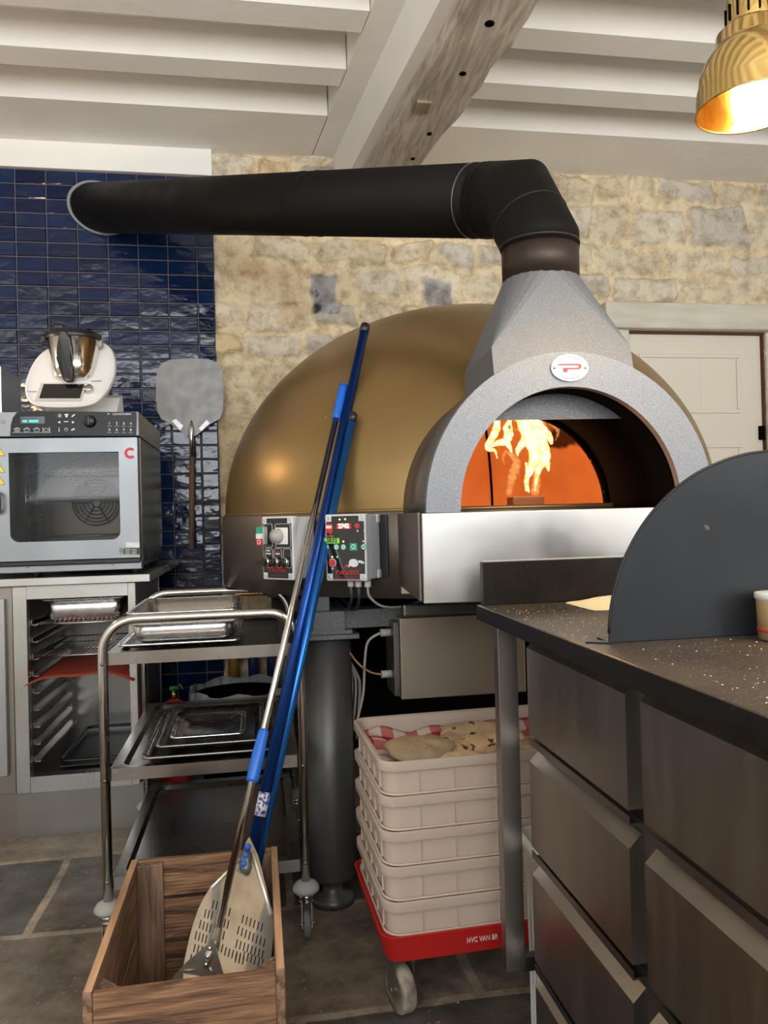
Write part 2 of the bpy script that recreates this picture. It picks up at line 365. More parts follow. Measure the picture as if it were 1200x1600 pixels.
def text_mb(mb, s, size, origin, ex=Vector((1,0,0)), ey=Vector((0,0,1)), depth=.0006, align='CENTER', bold=0, sx=1):
    cu = bpy.data.curves.new('t', 'FONT'); cu.body = s; cu.size = size; cu.align_x = align; cu.align_y = 'CENTER'; cu.extrude = depth; cu.offset = bold
    ob = bpy.data.objects.new('t', cu); COL.objects.link(ob); dg = bpy.context.evaluated_depsgraph_get(); me = ob.evaluated_get(dg).to_mesh()
    ex = Vector(ex); ey = Vector(ey); ez = ex.cross(ey)
    mb._add([Vector(origin)+ex*v.co.x*sx+ey*v.co.y+ez*v.co.z for v in me.vertices], [list(p.vertices) for p in me.polygons])
    ob.evaluated_get(dg).to_mesh_clear(); bpy.data.objects.remove(ob); bpy.data.curves.remove(cu)
def arc(c, r, a0, a1, n, ex, ez):
    c = Vector(c); ex = Vector(ex); ez = Vector(ez)
    return [c+ex*r*cos(a0+(a1-a0)*i/n)+ez*r*sin(a0+(a1-a0)*i/n) for i in range(n+1)]
def rrect(cx, cy, w_, h_, r, n=5):
    P = []
    for (sx, sy, a) in ((1,1,0),(-1,1,pi/2),(-1,-1,pi),(1,-1,3*pi/2)):
        for i in range(n+1):
            t = a+pi/2*i/n; P.append((cx+sx*(w_/2-r)+r*cos(t), cy+sy*(h_/2-r)+r*sin(t)))
    return P

# ================================================================== SETTING
YW = 3.98; XL = -2.4; XR = 3.3; YR = -2.5; ZC = 3.0; ZT = 3.15
b = MB(); b.box((XL,YR,-.06), (XR,YW+.3,0)); struct(b.build('floor', floor_m))

# ---- stone back wall (height field, stones laid in rough courses), with the doorway left open
DX0, DX1, DZ1 = 2.03, 2.895, 2.12
def vnoise(x, y, seed):
    rs = np.random.RandomState(seed); g = rs.rand(64, 64)
    xi = np.floor(x).astype(int); yi = np.floor(y).astype(int); fx = x-xi; fy = y-yi
    fx = fx*fx*(3-2*fx); fy = fy*fy*(3-2*fy)
    G = lambda a, c: g[a % 64, c % 64]
    return (G(xi,yi)*(1-fx)+G(xi+1,yi)*fx)*(1-fy)+(G(xi,yi+1)*(1-fx)+G(xi+1,yi+1)*fx)*fy
def fbm(x, y, seed, o=4):
    r = 0; a = .5
    for i in range(o): r = r + a*vnoise(x*2**i, y*2**i, seed+i); a *= .5
    return r
def stone_wall():
    x0, x1, z0, z1 = -.183, XR, 0, 3.06; st = .0105
    nx = int((x1-x0)/st)+1; nz = int((z1-z0)/st)+1
    X, Z = np.meshgrid(np.linspace(x0,x1,nx), np.linspace(z0,z1,nz), indexing='ij')
    wx = X + .13*(fbm(X*5+9,Z*5,3)-.47)+.035*(fbm(X*22,Z*22,8)-.47); wz = Z + .16*(fbm(X*3.2,Z*4+4,13)-.47)+.035*(fbm(X*22+5,Z*22,18)-.47)
    rs = np.random.RandomState(5); rows = [0]
    while rows[-1] < 3.3: rows.append(rows[-1]+rs.uniform(.13,.25))
    H = np.zeros_like(X); C = np.zeros(X.shape+(3,)); C[:] = (.70,.60,.42)
    pal = [(.60,.52,.38),(.64,.56,.42),(.56,.45,.29),(.70,.62,.49),(.50,.47,.42),(.60,.48,.30),(.66,.60,.50)]
    edge = np.full(X.shape, -1.0)
    for ri in range(len(rows)-1):
        za, zb = rows[ri], rows[ri+1]; x = x0-.2+rs.uniform(0,.15)
        while x < x1+.2:
            w_ = rs.uniform(.15,.42); a, c = x, x+w_; x = c
            ins = .012; j = rs.uniform(-.02,.02)
            cx, cz, hw, hh = (a+c)/2, (za+zb)/2+j*.5, w_/2-ins, (zb-za)/2-ins
            if hh > .075 and w_ > .24 and rs.rand() < .25: hh *= .8
            dx = np.abs(wx-cx)-hw; dz = np.abs(wz-cz)-hh; rr = .03
            d = -(np.hypot(np.maximum(dx+rr,0), np.maximum(dz+rr,0))+np.minimum(np.maximum(dx+rr,dz+rr),0)-rr)
            msk = d > 0; hgt = rs.uniform(.018,.040); prof = np.clip(d/.022,0,1)**.6
            big = rs.rand()
            faint = rs.rand() < .38
            if faint: hgt *= .35
            H = np.where(msk, hgt*prof, H)
            col = np.array(pal[rs.randint(len(pal))]) if not faint else np.array((.68,.58,.41))
            if cx > 1.0: col = col*.5+np.array((.60,.56,.47))*.5
            t = np.clip(d/.012,0,1)[...,None]; C = np.where(msk[...,None], C*(1-t)+col*t, C)
    H += .016*(fbm(X*12,Z*12,31)-.47)*2 + .012*(fbm(X*45,Z*45,41,3)-.47)
    C *= (.92+.42*fbm(X*3,Z*3,51))[...,None]
    oc = np.clip((fbm(X*5+3,Z*5,61)-.50)*6,0,1)[...,None]*np.clip(1.2-X,0.25,1)[...,None]; C = C*(1-.45*oc)+np.array((.58,.40,.17))*.45*oc
    # two grey dressed stones with a dark flaw, as in the photograph
    for (px, py, hw, hh, dk) in ((514,465,.075,.115,1),(686,458,.085,.07,0)):
        p = PY(px,py,YW); dx = np.abs(wx-p.x)-hw; dz = np.abs(wz-p.z)-hh; d = -np.maximum(dx,dz); t = np.clip(d/.015,0,1)[...,None]
        C = C*(1-t)+np.array((.36,.36,.37))*t*(.6+.9*fbm(X*30,Z*30,71))[...,None]; H = np.where(d>0, H*.5+.012, H)
        if dk:
            k = np.clip((fbm(X*24,Z*24,77)-.52)*9,0,1)[...,None]*t; C = C*(1-k)+np.array((.03,.03,.035))*k
    hole = (X > DX0) & (X < DX1) & (Z < DZ1+.14)
    Y = YW - H + .012
    me = bpy.data.meshes.new('wall_back'); V = np.stack([X,Y,Z],-1).reshape(-1,3)
    I = np.arange(nx*nz).reshape(nx,nz); q = np.stack([I[:-1,:-1],I[1:,:-1],I[1:,1:],I[:-1,1:]],-1).reshape(-1,4)
    hq = (hole[:-1,:-1]&hole[1:,1:]).reshape(-1); q = q[~hq]
    me.from_pydata(V.tolist(), [], q.tolist()); ca = me.color_attributes.new('stone','FLOAT_COLOR','POINT')
    ca.data.foreach_set('color', np.concatenate([np.clip(C,0,1).reshape(-1,3), np.ones((nx*nz,1))],1).ravel().astype(np.float32))
    me.polygons.foreach_set('use_smooth', [True]*len(me.polygons)); me.materials.append(stone_m)
    o = bpy.data.objects.new('wall_back', me); COL.objects.link(o); return o
struct(stone_wall())
# masonry behind the tiled part, side walls, rear wall with its windows
b = MB(); b.box((XL,YW+.07,0),(DX0,YW+.3,ZT)); b.box((DX1,YW+.07,0),(XR,YW+.3,ZT)); b.box((DX0,YW+.07,DZ1+.14),(DX1,YW+.3,ZT)); struct(b.build('wall_masonry', plaster))
b = MB(); b.box((XL-.1,YR,0),(XL,YW+.3,ZT)); struct(b.build('wall_left', plaster))
b = MB(); b.box((XR,YR,0),(XR+.1,YW+.3,ZT)); struct(b.build('wall_right', plaster))
b = MB()
b.box((XL,YR-.1,0),(XR,YR,1.35)); b.box((XL,YR-.1,2.8),(XR,YR,ZT))
for x in (XL,-.55,1.35,XR-.06): b.box((x,YR-.1,1.35),(x+.06,YR,2.8))
struct(b.build('wall_rear', plaster))
# ---- blue tiled wall
TX1 = -.181; TZ1 = 2.868; TP = .1425; TH = .0713
def tiles():
    bm = MB(); bm.use(grout_m).box((XL,YW-.02,0),(TX1,YW+.02,TZ1)); base_n = 0
    bm.use(tile_m); rs = random.Random(3); cols = []
    g = 0.0021; x = -.835; xs = [x+i*TP for i in range(-12,6)]
    z = PY(30,494,YW).z; zs = [z+i*TH for i in range(-31,11)]
    fl = bm.bm.loops.layers.float_color.new('tile')
    for xa in xs:
        for za in zs:
            x0, x1 = xa+g, min(xa+TP-g, TX1-.002); z0, z1 = max(za+g,0), min(za+TH-g, TZ1-.003)
            if x1-x0 < .02 or z1-z0 < .015 or x1 < XL: continue
            y = YW-.027; e = .004; tl = [rs.uniform(-.0022,.0022) for _ in range(3)]
            mid = [((x0+x1)/2, y-.0005, (z0+z1)/2)]
            o4 = [(x0,YW-.0225,z0),(x1,YW-.0225,z0),(x1,YW-.0225,z1),(x0,YW-.0225,z1)]
            i4 = [(x0+e,y+tl[0],z0+e),(x1-e,y+tl[1],z0+e),(x1-e,y+tl[1]+tl[2],z1-e),(x0+e,y+tl[0]+tl[2],z1-e)]
            v, f = bm._add(o4+i4, [[0,1,5,4],[1,2,6,5],[2,3,7,6],[3,0,4,7],[4,5,6,7]])
            k = rs.uniform(.75,1.3); c = (.0035*k, .013*k, .050*k, 1)
            if rs.random() < .15: c = (.005*k,.018*k,.065*k,1)
            for q in f:
                for l in q.loops: l[fl] = c
    return bm.build('wall_tiles')
struct(tiles())
b = MB(); b.box((XL,YW-.03,TZ1),(TX1,YW+.02,ZC+.01)); struct(b.build('trim_1', plaster))

# ---- ceiling: white plaster coffers between joists
def slant(L0, L1, y): t = (y-L0[1])/(L1[1]-L0[1]); return L0[0]+(L1[0]-L0[0])*t
cs0, cs1 = PZ(522,240,3.0), PZ(633,0,3.0)           # left top edge of the plaster casing beside the beam
def casx(y): return slant(cs0, cs1, y)
bl0, bl1 = PZ(575,265,2.72), PZ(685,0,2.72); br0, br1 = PZ(661,261,2.72), PZ(820,0,2.72)
SL = (cs1.x-cs0.x)/(cs1.y-cs0.y)
def blx(y): return bl0.x + SL*(y-bl0.y)
def brx(y): return br0.x + SL*(y-br0.y) + .0
b = MB(); b.box((XL,YR,ZT),(XR,YW+.3,ZT+.1))
def plan(mb, pts, z0, z1): mb.prism([(p[0],p[1],z0) for p in pts], (0,0,z1-z0))
joists = [(3.56,YW+.05)]; y = 3.31
while y > YR: joists.append((y-.13, y)); y -= .378
for (a, c) in joists:
    plan(b, [(XL,a),(casx(a)-.11,a),(casx(c)-.11,c),(XL,c)], ZC, ZT+.01)
    plan(b, [(brx(a)+.12,a),(XR,a),(XR,c),(brx(c)+.12,c)], ZC-.015, ZT+.01)
plan(b, [(casx(YR)-.111,YR),(casx(YR)+.05,YR),(casx(YW)+.05,YW+.05),(casx(YW)-.111,YW+.05)], ZC, ZT+.01)
plan(b, [(brx(YR)-.05,YR),(brx(YR)+.121,YR),(brx(YW)+.121,YW+.05),(brx(YW)-.05,YW+.05)], ZC-.015, ZT+.01)
o = struct(b.build('ceiling', white_paint))
b = MB(); plan(b, [(casx(YR),YR),(casx(YR)+.09,YR),(casx(YW)+.09,YW+.05),(casx(YW),YW+.05)], 2.776, ZC+.01); struct(b.build('trim_2', white_paint))
# ---- old oak beam, worn edges, peg holes
def beam():
    mb = MB(); prof = []; z0, z1 = 2.72, 3.04; n = 26
    rs = np.random.RandomState(2)
    def ring(y):
        xl, xr = blx(y), brx(y); P = []
        for i in range(9): P.append((xl, z1-(z1-z0)*i/8, 0))
        for i in range(1,15): P.append((xl+(xr-xl)*i/14, z0, 1))
        for i in range(1,9): P.append((xr, z0+(z1-z0)*i/8, 2))
        out = []
        for k, (x, z, s) in enumerate(P):
            nz = float(fbm(np.array([x*9+20]), np.array([y*3+z*9+30]), 90)[0])-.47; n2 = float(fbm(np.array([x*30+20]), np.array([y*5+z*30+30]), 95)[0])-.47
            d = nz*.022+n2*.010; edge = .02 if k in (8,22) else 0
            cx = (xl+xr)/2
            x2 = x + (d if s == 0 else (-d if s == 2 else 0)) + (edge*(1 if k == 8 else -1) if edge else 0)*(.4+nz*3)
            z2 = z + ((d*.7) if s == 1 else 0) + edge*(.4+nz*3)
            out.append((x2, y, z2))
        return out
    ys = np.arange(YR, YW+.04, .04); vs = []; 
    for y in ys: vs += ring(float(y))
    k = 31; fs = [[i*k+j, i*k+j+1, (i+1)*k+j+1, (i+1)*k+j] for i in range(len(ys)-1) for j in range(k-1)]
    mb.use(beam_m); mb._add(vs, fs, True)
    mb.use(soot_shade)
    for (px, py, r) in ((765,35,.016),(723,113,.013),(700,160,.010),(671,208,.010),(645,247,.009)):
        p = PZ(px,py,2.722); mb.lathe([(0,0),(r,0),(r*1.1,.01)], p+Vector((0,0,-.006)), 12)
    return mb.build('trim_3')
struct(beam())
b = MB(); p = PZ(660,167,2.72); b.box(p+Vector((-.03,-.04,-.006)), p+Vector((.03,.04,.01)), .003); struct(b.build('trim_4', wood_mat('old_mortise_plug',(.33,.24,.15),(.22,.16,.10),1)))

# ---- door on the right and its white lintel
dt = thing('door_1', '', '', (DX0,YW,0)); del dt['label']; del dt['category']; dt['kind'] = 'structure'
b = MB(); b.box((DX0-.04,YW+.02,.01),(DX1-.012,YW+.06,DZ1-.012),.002)
b.build('door_leaf', door_m, dt)
b = MB()
def frame_rect(mb, x0, x1, z0, z1, y, t=.022, d=.012):
    for (a, c) in (((x0,z0),(x1,z0+t)),((x0,z1-t),(x1,z1)),((x0,z0+t),(x0+t,z1-t)),((x1-t,z0+t),(x1,z1-t))): mb.box((a[0],y-d,a[1]),(c[0],y,c[1]),.004)
a = PY(1158,553,YW); c = PY(1158,645,YW)
px1 = a.x; z_t = a.z; z_b = c.z
frame_rect(b, DX0+.10, px1, z_b, z_t, YW+.022); frame_rect(b, DX0+.10, px1, .95, PY(1160,693,YW).z, YW+.022); frame_rect(b, DX0+.10, px1, .2, .85, YW+.022)
for px in (1026, 1098): q = PY(px,600,YW); b.box((q.x-.0015,YW+.0185,z_b+.02),(q.x+.0015,YW+.0205,z_t-.02))
b.build('door_panel', door_m, dt)
b = MB(); b.box((DX0-.06,YW-.005,DZ1-.012),(DX1,YW+.05,DZ1+.004)); b.box((DX1-.011,YW+.0,0),(DX1-.002,YW+.06,DZ1)); b.build('door_gap', mat('door_gap_brown',(.10,.035,.015),.8), dt)
b = MB(); q = PY(1193,676,YW); b.box((q.x-.02,YW-.004,q.z-.04),(q.x+.01,YW+.02,q.z+.04),.003); b.build('hinge', soot_shade, dt)
b = MB(); b.box((DX1-.002,YW-.02,0),(DX1+.085,YW+.05,DZ1),.006); b.box((DX0-.10,YW-.02,0),(DX0,YW+.05,DZ1),.006); struct(b.build('trim_5', lint_m))
b = MB(); b.box((1.90,YW-.07,DZ1),(XR,YW+.10,DZ1+.145),.01); o = struct(b.build('trim_6', lint_m))
b = MB(); b.box((1.95,YW-.035,DZ1-.10),(DX0+.02,YW+.03,DZ1),.004); struct(b.build('trim_7', lint_m))

# ================================================================== PIZZA OVEN
OC = Vector((.805,2.938,0)); OT = radians(-4.45)
OM = Matrix.Translation(OC) @ Matrix.Rotation(OT,4,'Z')
def OL(x, y, z): return OM @ Vector((x,y,z))
ov = thing('pizza_oven', 'large gold domed gas pizza oven with silver arched mouth on dark grey legs', 'pizza oven', OC)
RX, RZ, Z0 = .92, .775, 1.14
MY = -1.29; AH = .256; AO = .334; AIZ = .277; AOZ = .356; ZM = 1.127
def inmouth(x, z, hw, hh): return z < ZM+hh and abs(x) < hw*sqrt(max(0,1-max(0,(z-ZM)/hh)**2)) if z > ZM else abs(x) < hw
def domefn(rx, rz, z0, hw, hh, na=180, nb=48):
    vs = []; fs = []
    for i in range(nb+1):
        t = pi/2*i/nb
        for j in range(na):
            a = 2*pi*j/na; vs.append((rx*cos(t)*cos(a), rx*cos(t)*sin(a), z0+rz*sin(t)))
    for i in range(nb):
        for j in range(na):
            q = [i*na+j, i*na+(j+1)%na, (i+1)*na+(j+1)%na, (i+1)*na+j]; c = [sum(vs[k][m_] for k in q)/4 for m_ in range(3)]
            if c[1] < 0 and inmouth(c[0], c[2], hw, hh): continue
            fs.append(q)
    return vs, fs
b = MB(OM); b._add(*domefn(RX,RZ,Z0,.30,.30), True); b.lathe([(RX+.004,Z0-.004),(RX+.006,Z0),(RX,Z0+.004)],(0,0,0),128); bmesh.ops.remove_doubles(b.bm, verts=b.bm.verts[:], dist=1e-5); b.build('dome', gold, ov, recalc=False)
b = MB(OM)
vs, fs = domefn(.89,.70,ZM,.262,.285); b._add(vs, fs, True)
dm = b.build('fire_chamber', clay, ov, recalc=False)
nt = clay.node_tree; B = nt.nodes['Principled BSDF']; src = B.inputs['Base Color'].links[0].from_socket
tc = nn(nt,'ShaderNodeTexCoord'); sp = nn(nt,'ShaderNodeSeparateXYZ'); nz = nn(nt,'ShaderNodeTexNoise'); nz.inputs['Scale'].default_value = 9; nt.links.new(tc.outputs['Object'], nz.inputs['Vector']); nt.links.new(tc.outputs['Object'], sp.inputs[0])
cw_ = WL[dm.name]; s0 = PD(864,694,3.50)-cw_                       # soot stain at the upper right of the back wall
def ramp_(sock, v0, wdt):
    a = nn(nt,'ShaderNodeMath', operation='MULTIPLY_ADD'); nt.links.new(nz.outputs[0], a.inputs[0]); a.inputs[1].default_value = .10; nt.links.new(sock, a.inputs[2])
    r = nn(nt,'ShaderNodeMapRange'); r.interpolation_type='SMOOTHSTEP'; r.inputs['From Min'].default_value = v0+.05-wdt; r.inputs['From Max'].default_value = v0+.05+wdt; nt.links.new(a.outputs[0], r.inputs[0]); return r
ra, rb = ramp_(sp.outputs[0], s0.x+.01, .025), ramp_(sp.outputs[2], s0.z, .012)
mu = nn(nt,'ShaderNodeMath', operation='MULTIPLY'); nt.links.new(ra.outputs[0], mu.inputs[0]); nt.links.new(rb.outputs[0], mu.inputs[1])
mx = nn(nt,'ShaderNodeMix', data_type='RGBA'); nt.links.new(mu.outputs[0], mx.inputs[0]); nt.links.new(src, mx.inputs[6]); mx.inputs[7].default_value=(.05,.02,.008,1); nt.links.new(mx.outputs[2], B.inputs['Base Color'])
b = MB(OM); b.lathe([(0,ZM),(.90,ZM),(.90,ZM-.02),(0,ZM-.02)],(0,0,0),64); b.prism([(-AH,MY+.01,ZM-.02),(AH,MY+.01,ZM-.02),(AH,-.7,ZM-.02),(-AH,-.7,ZM-.02)],(0,0,.0195)); b.build('oven_floor', clay_floor, ov)
# joint lines of the clay shell inside
b = MB(OM); cp = OM.inverted() @ PD(766,720,3.85); 
ang = math.atan2(cp.y, cp.x)
b.tube([(.885*cos(t)*cos(ang), .885*cos(t)*sin(ang), ZM+.695*sin(t)) for t in [i*.1 for i in range(0,14)]], .006, 6)
b.build('shell_joint', soot_shade, ov)
# arch tunnel
def arch_pts(hw, hh, n=40): return [(hw*cos(pi-pi*i/n), ZM+hh*sin(pi*i/n)) for i in range(n+1)]
def arch_surf(mb, P, y0, y1, Q=None):
    vs = []; n = len(P)
    for (x, z) in P: vs += [(x,y0,z),(x,y1,z)]
    mb._add(vs, [[2*i,2*i+1,2*i+3,2*i+2] for i in range(n-1)], True)
b = MB(OM); arch_surf(b, arch_pts(AO,AOZ), MY+.01, -.70); b.build('tunnel_shell', side_metal, ov, solid=.003)
b = MB(OM); arch_surf(b, arch_pts(AH+.002,AIZ+.002), MY+.01, -.86); P = arch_pts(AH+.002,AIZ+.002); Q = arch_pts(AH-.005,AIZ-.005)
vs = []; 
for p, q in zip(P,Q): vs += [(p[0],-.86,p[1]),(q[0],-.86,q[1]),(q[0],-.835,q[1])]
b._add(vs, [f for i in range(len(P)-1) for f in ([3*i,3*i+1,3*i+4,3*i+3],[3*i+1,3*i+2,3*i+5,3*i+4])], True)
b.build('tunnel_lining', soot_shade, ov, solid=.003)
b = MB(OM); P = arch_pts(AO,AOZ); Q = arch_pts(AH,AIZ); n = len(P)
vs = []; 
for p, q in zip(P,Q): vs += [(p[0],MY-.012,p[1]),(q[0],MY-.012,q[1]),(p[0],MY+.012,p[1]),(q[0],MY+.012,q[1])]
fs = []
for i in range(n-1):
    k = 4*i; fs += [[k,k+4,k+5,k+1],[k+2,k+3,k+7,k+6],[k,k+2,k+6,k+4],[k+1,k+5,k+7,k+3]]
fs += [[0,1,3,2],[4*n-4,4*n-2,4*n-1,4*n-3]]
b._add(vs, fs); b.build('arch_face', hammer, ov)
# baffle plate hanging in the top of the mouth
zb = 1.343; b = MB(OM); pts = []
hw = AH*sqrt(1-((zb-ZM)/AIZ)**2); a0 = math.asin((zb-ZM)/AIZ)
for i in range(21):
    t = a0+(pi-2*a0)*i/20; pts.append((AH*1.0*cos(t), MY+.09, ZM+AIZ*sin(t)))
b.prism(pts,(0,.006,0)); b.build('baffle_plate', hammer_dark, ov)
# hood
cy = -1.105; cr = .094; zt = 1.705; bx, by0, by1 = .165, MY+.012, -.93; zc = 1.505; zl = 1.415
byz = lambda z: by0+((cy-cr)-by0)*(z-zl)/(zt-zl)
b = MB(OM)
corners = [(bx,by0),(bx,by1),(-bx,by1),(-bx,by0)]; qa = [0,pi/2,pi,3*pi/2]
fl = []
def cpnt(a): return (cr*cos(a), cy+cr*sin(a), zt)
for k in range(4):
    c0 = corners[k]; c1 = corners[(k+1)%4]; f0 = [c0[0], byz(zc) if c0[1] == by0 else c0[1]]; f1 = [c1[0], byz(zc) if c1[1] == by0 else c1[1]]
    b._add([(c0[0],c0[1],zl),(c1[0],c1[1],zl),(f1[0],f1[1],zc),(f0[0],f0[1],zc)],[[0,1,2,3]]); c0, c1 = f0, f1
    am = [0,pi/2,pi,-pi/2][k]
    b._add([(c0[0],c0[1],zc),(c1[0],c1[1],zc),cpnt(am)],[[0,1,2]])
    aq = am; nx_ = am+pi/2
    for i in range(6): b._add([(c1[0],c1[1],zc),cpnt(aq+pi/2*(i+1)/6),cpnt(aq+pi/2*i/6)],[[0,1,2]])
bmesh.ops.remove_doubles(b.bm, verts=b.bm.verts[:], dist=1e-5)
hd = b.build('hood', hammer, ov)
# badge
bp = OL(0,MY-.014,ZM+(AIZ+AOZ)/2+.002); ex = (OM.to_3x3() @ Vector((1,0,0))); ez = Vector((0,0,1)); ey = OM.to_3x3() @ Vector((0,1,0))
def ellp(c, rx, rz, n=40): return [Vector(c)+ex*rx*cos(2*pi*i/n)+ez*rz*sin(2*pi*i/n) for i in range(n)]
bw = .0425; bh = .030
b = MB(); b.prism(ellp(bp,bw,bh), -ey*.004); bd = b.build('badge', mat('badge_rim',(.60,.61,.63),.3,.6), ov)
b = MB(); b.prism(ellp(bp-ey*.004,bw*.92,bh*.9), -ey*.001); b.build('badge_plate', mat('badge_white',(.55,.55,.57),.4), bd)
b = MB(); o_ = bp-ey*.005
def bl(pts): b.prism([o_+ex*x*.085+ez*z*.060 for x,z in pts], -ey*.001)
bl([(-.33,.14),(.22,.14),(.24,.085),(-.30,.085)]); bl([(-.19,-.01),(.22,-.01),(.22,-.065),(-.19,-.065)]); bl([(-.19,-.05),(-.07,-.05),(-.07,-.17),(-.17,-.17),(-.19,-.15)])
bl([(.20,.14),(.26,.13),(.30,.10),(.31,.04),(.30,-.02),(.26,-.055),(.20,-.065),(.20,-.01),(.23,0),(.24,.04),(.23,.075),(.20,.085)])
for i in range(15):
    t = pi*(.22+.56*i/14); q = (.40*cos(t),.40*sin(t)); bl([(q[0]-.012,q[1]-.010),(q[0]+.012,q[1]-.010),(q[0]+.012,q[1]+.010),(q[0]-.012,q[1]+.010)])
for i in range(15):
    t = -pi*(.30+.40*i/14); q = (.40*cos(t),.41*sin(t)); bl([(q[0]-.008,q[1]-.013),(q[0]+.008,q[1]-.013),(q[0]+.008,q[1]+.013),(q[0]-.008,q[1]+.013)])
b.build('badge_emblem', pinkred, bd)
for s in (-1,1):
    b = MB(); q = bp+ex*s*bw*.84-ey*.005; b.lathe([(0,.003),(.003,.0025),(.0037,0)], q, 14, -ey); b.build('screw', chrome, bd)
# steel box under the mouth
b = MB(OM); b.box((-.345,MY-.02,.926),(.345,-.80,ZM-.001),.002); b.build('front_shelf_box', steel_front, ov)
b = MB(OM); b.box((-.352,MY+.002,.93),(-.346,-.84,ZM+.001),.001); b.build('side_flange', skirtm, ov)
# skirt
b = MB(OM); b.lathe([(RX+.008,Z0-.004),(RX+.012,Z0-.008),(RX+.012,.892),(RX-.02,.890),(0,.905)],(0,0,0),128); b.build('skirt', skirtm, ov)
def skirt_pt(px, py, out=.0):
    r = ray(px,py); c = Vector((OC.x,OC.y)); o2 = Vector((0,0))-c; d2 = Vector((r.x,r.y)); R_ = RX+.012+out
    A_ = d2.dot(d2); B_ = o2.dot(d2); K_ = o2.dot(o2)-R_*R_; t = (-B_-sqrt(B_*B_-A_*K_))/A_; return CAM+r*t
for px0 in (631, 647):
    p = skirt_pt(px0,800); nrm = Vector((p.x-OC.x,p.y-OC.y,0)).normalized(); tg = Vector((-nrm.y,nrm.x,0)); Mx = Matrix((tg,nrm,Vector((0,0,1)))).transposed().to_4x4(); Mx.translation = Vector((p.x,p.y,0))
    b = MB(Mx); b.box((-.013,-.002,.905),(.013,.004,1.128),.0015); st = b.build('seam_strip', steel_dark if px0 == 647 else mat('warm_steel_strip',(.36,.30,.25),.4,.9), ov)
    for z in (.925,1.015,1.11):
        b = MB(Mx); b.lathe([(0,.003),(.003,.0022),(.0042,0)],(0,.004,z),12,(0,1,0)); b.build('rivet', chrome, st)
# control boxes on the skirt
def ctrl_frame(px, py):
    p = skirt_pt(px,py); n = Vector((p.x-OC.x,p.y-OC.y,0)).normalized(); t = n.cross(Vector((0,0,1))); t.normalize()
    if t.dot(CR) < 0: t = -t
    return p, t, n
def ctrl_box(px, py, w_, h_, d_):
    p, t, n = ctrl_frame(px, py); Mx = Matrix((t, -n, Vector((0,0,1)))).transposed().to_4x4(); Mx.translation = p
    return Mx
def on_face(name, m_, Mx, pts, y0, th, parent):
    b = MB(Mx); b.prism([(x,y0,z) for x,z in pts],(0,-th,0)); return b.build(name, m_, parent)
def rct(cx, cz, w_, h_): return [(cx-w_/2,cz-h_/2),(cx+w_/2,cz-h_/2),(cx+w_/2,cz+h_/2),(cx-w_/2,cz+h_/2)]
def crc(cx, cz, r, n=18): return [(cx+r*cos(2*pi*i/n), cz+r*sin(2*pi*i/n)) for i in range(n)]
W_, H_, D_ = .122, .182, .098
def enclosure(Mx, bracket=True):
    b = MB(Mx)
    if bracket: b.box((-W_/2-.014,-.008,-H_/2+.006),(W_/2+.022,0,H_/2-.004),.002)
    br = b if bracket else None
    e = MB(Mx); e.box((-W_/2,-D_+.02,-H_/2+.002),(W_/2,-.008,H_/2-.002),.004); e.box((-W_/2-.001,-D_-.002,-H_/2),(W_/2+.001,-D_+.022,H_/2),.004)
    for s in (-1,1):
        e.box((W_/2-.02,-.028,s*(H_/2-.014)-.012),(W_/2+.004,-.009,s*(H_/2-.014)+.012),.003)
    eb = e.build('control_box', boxgrey, ov)
    if br: br.build('mounting_bracket', blackp, eb)
    f = MB(Mx); c = .02
    f.prism([(x,-D_-.002,z) for x,z in [(-W_/2+c,-H_/2+.005),(W_/2-c,-H_/2+.005),(W_/2-c,-H_/2+c),(W_/2-.004,-H_/2+c),(W_/2-.004,H_/2-c),(W_/2-c,H_/2-c),(W_/2-c,H_/2-.005),(-W_/2+c,H_/2-.005),(-W_/2+c,H_/2-c),(-W_/2+.004,H_/2-c),(-W_/2+.004,-H_/2+c),(-W_/2+c,-H_/2+c)]],(0,-.001,0))
    f.build('black_faceplate', blackg, eb)
    for sx in (-1,1):
        for sz in (-1,1):
            q = MB(Mx); q.lathe([(.0015,.000),(.0035,.0012),(.0045,0)],(sx*(W_/2-.010),-D_-.002,sz*(H_/2-.010)),12,(0,-1,0)); q.build('screw', chrome, eb)
    return eb
YF = -D_-.0032
FT = .0012
# main controller (right)
Mx = ctrl_box(565,853,W_,H_,D_); eb = enclosure(Mx)
def U(px, pz): return ((px-800)/262*W_, (370-pz)/530*H_)       # face coordinates read off the photograph
on_face('red_symbol', redl, Mx, rct(*U(695,215),.022,.024), YF, FT, eb)
on_face('mark_band', whitel, Mx, rct(*U(695,205),.018,.008), YF-FT, .0004, eb)
on_face('pill_mark', pinkred, Mx, rct(*U(697,278),.024,.004), YF, FT, eb)
on_face('red_display', mat('red_display_lens',(.25,.01,.01),.3,emit=((1,.05,.03),.35)), Mx, rct(*U(793,200),.044,.0145), YF, FT, eb)
on_face('green_display', mat('green_display_lens',(.03,.12,.01),.3,emit=((.35,1,.1),.5)), Mx, rct(*U(712,315),.046,.014), YF, FT, eb)
t_, n_ = Mx.to_3x3() @ Vector((1,0,0)), Mx.to_3x3() @ Vector((0,1,0))
def ftext(s, size, c, m_, name='lettering', bold=0, sx=1, y=YF-FT-.0003, parent=None):
    b = MB(); text_mb(b, s, size, Mx @ Vector((c[0],y,c[1])), t_, Vector((0,0,1)), .0004, 'CENTER', bold, sx); return b.build(name, m_, parent or eb)
ftext('2742', .0165, U(793,200), mat('led_digits_white',(1,.7,.6),.5,emit=((1,.75,.6),2.5)), 'digits', .0004, 1.0)
ftext('2832', .0150, U(712,315), blackp, 'digits', .0005, 1.15)
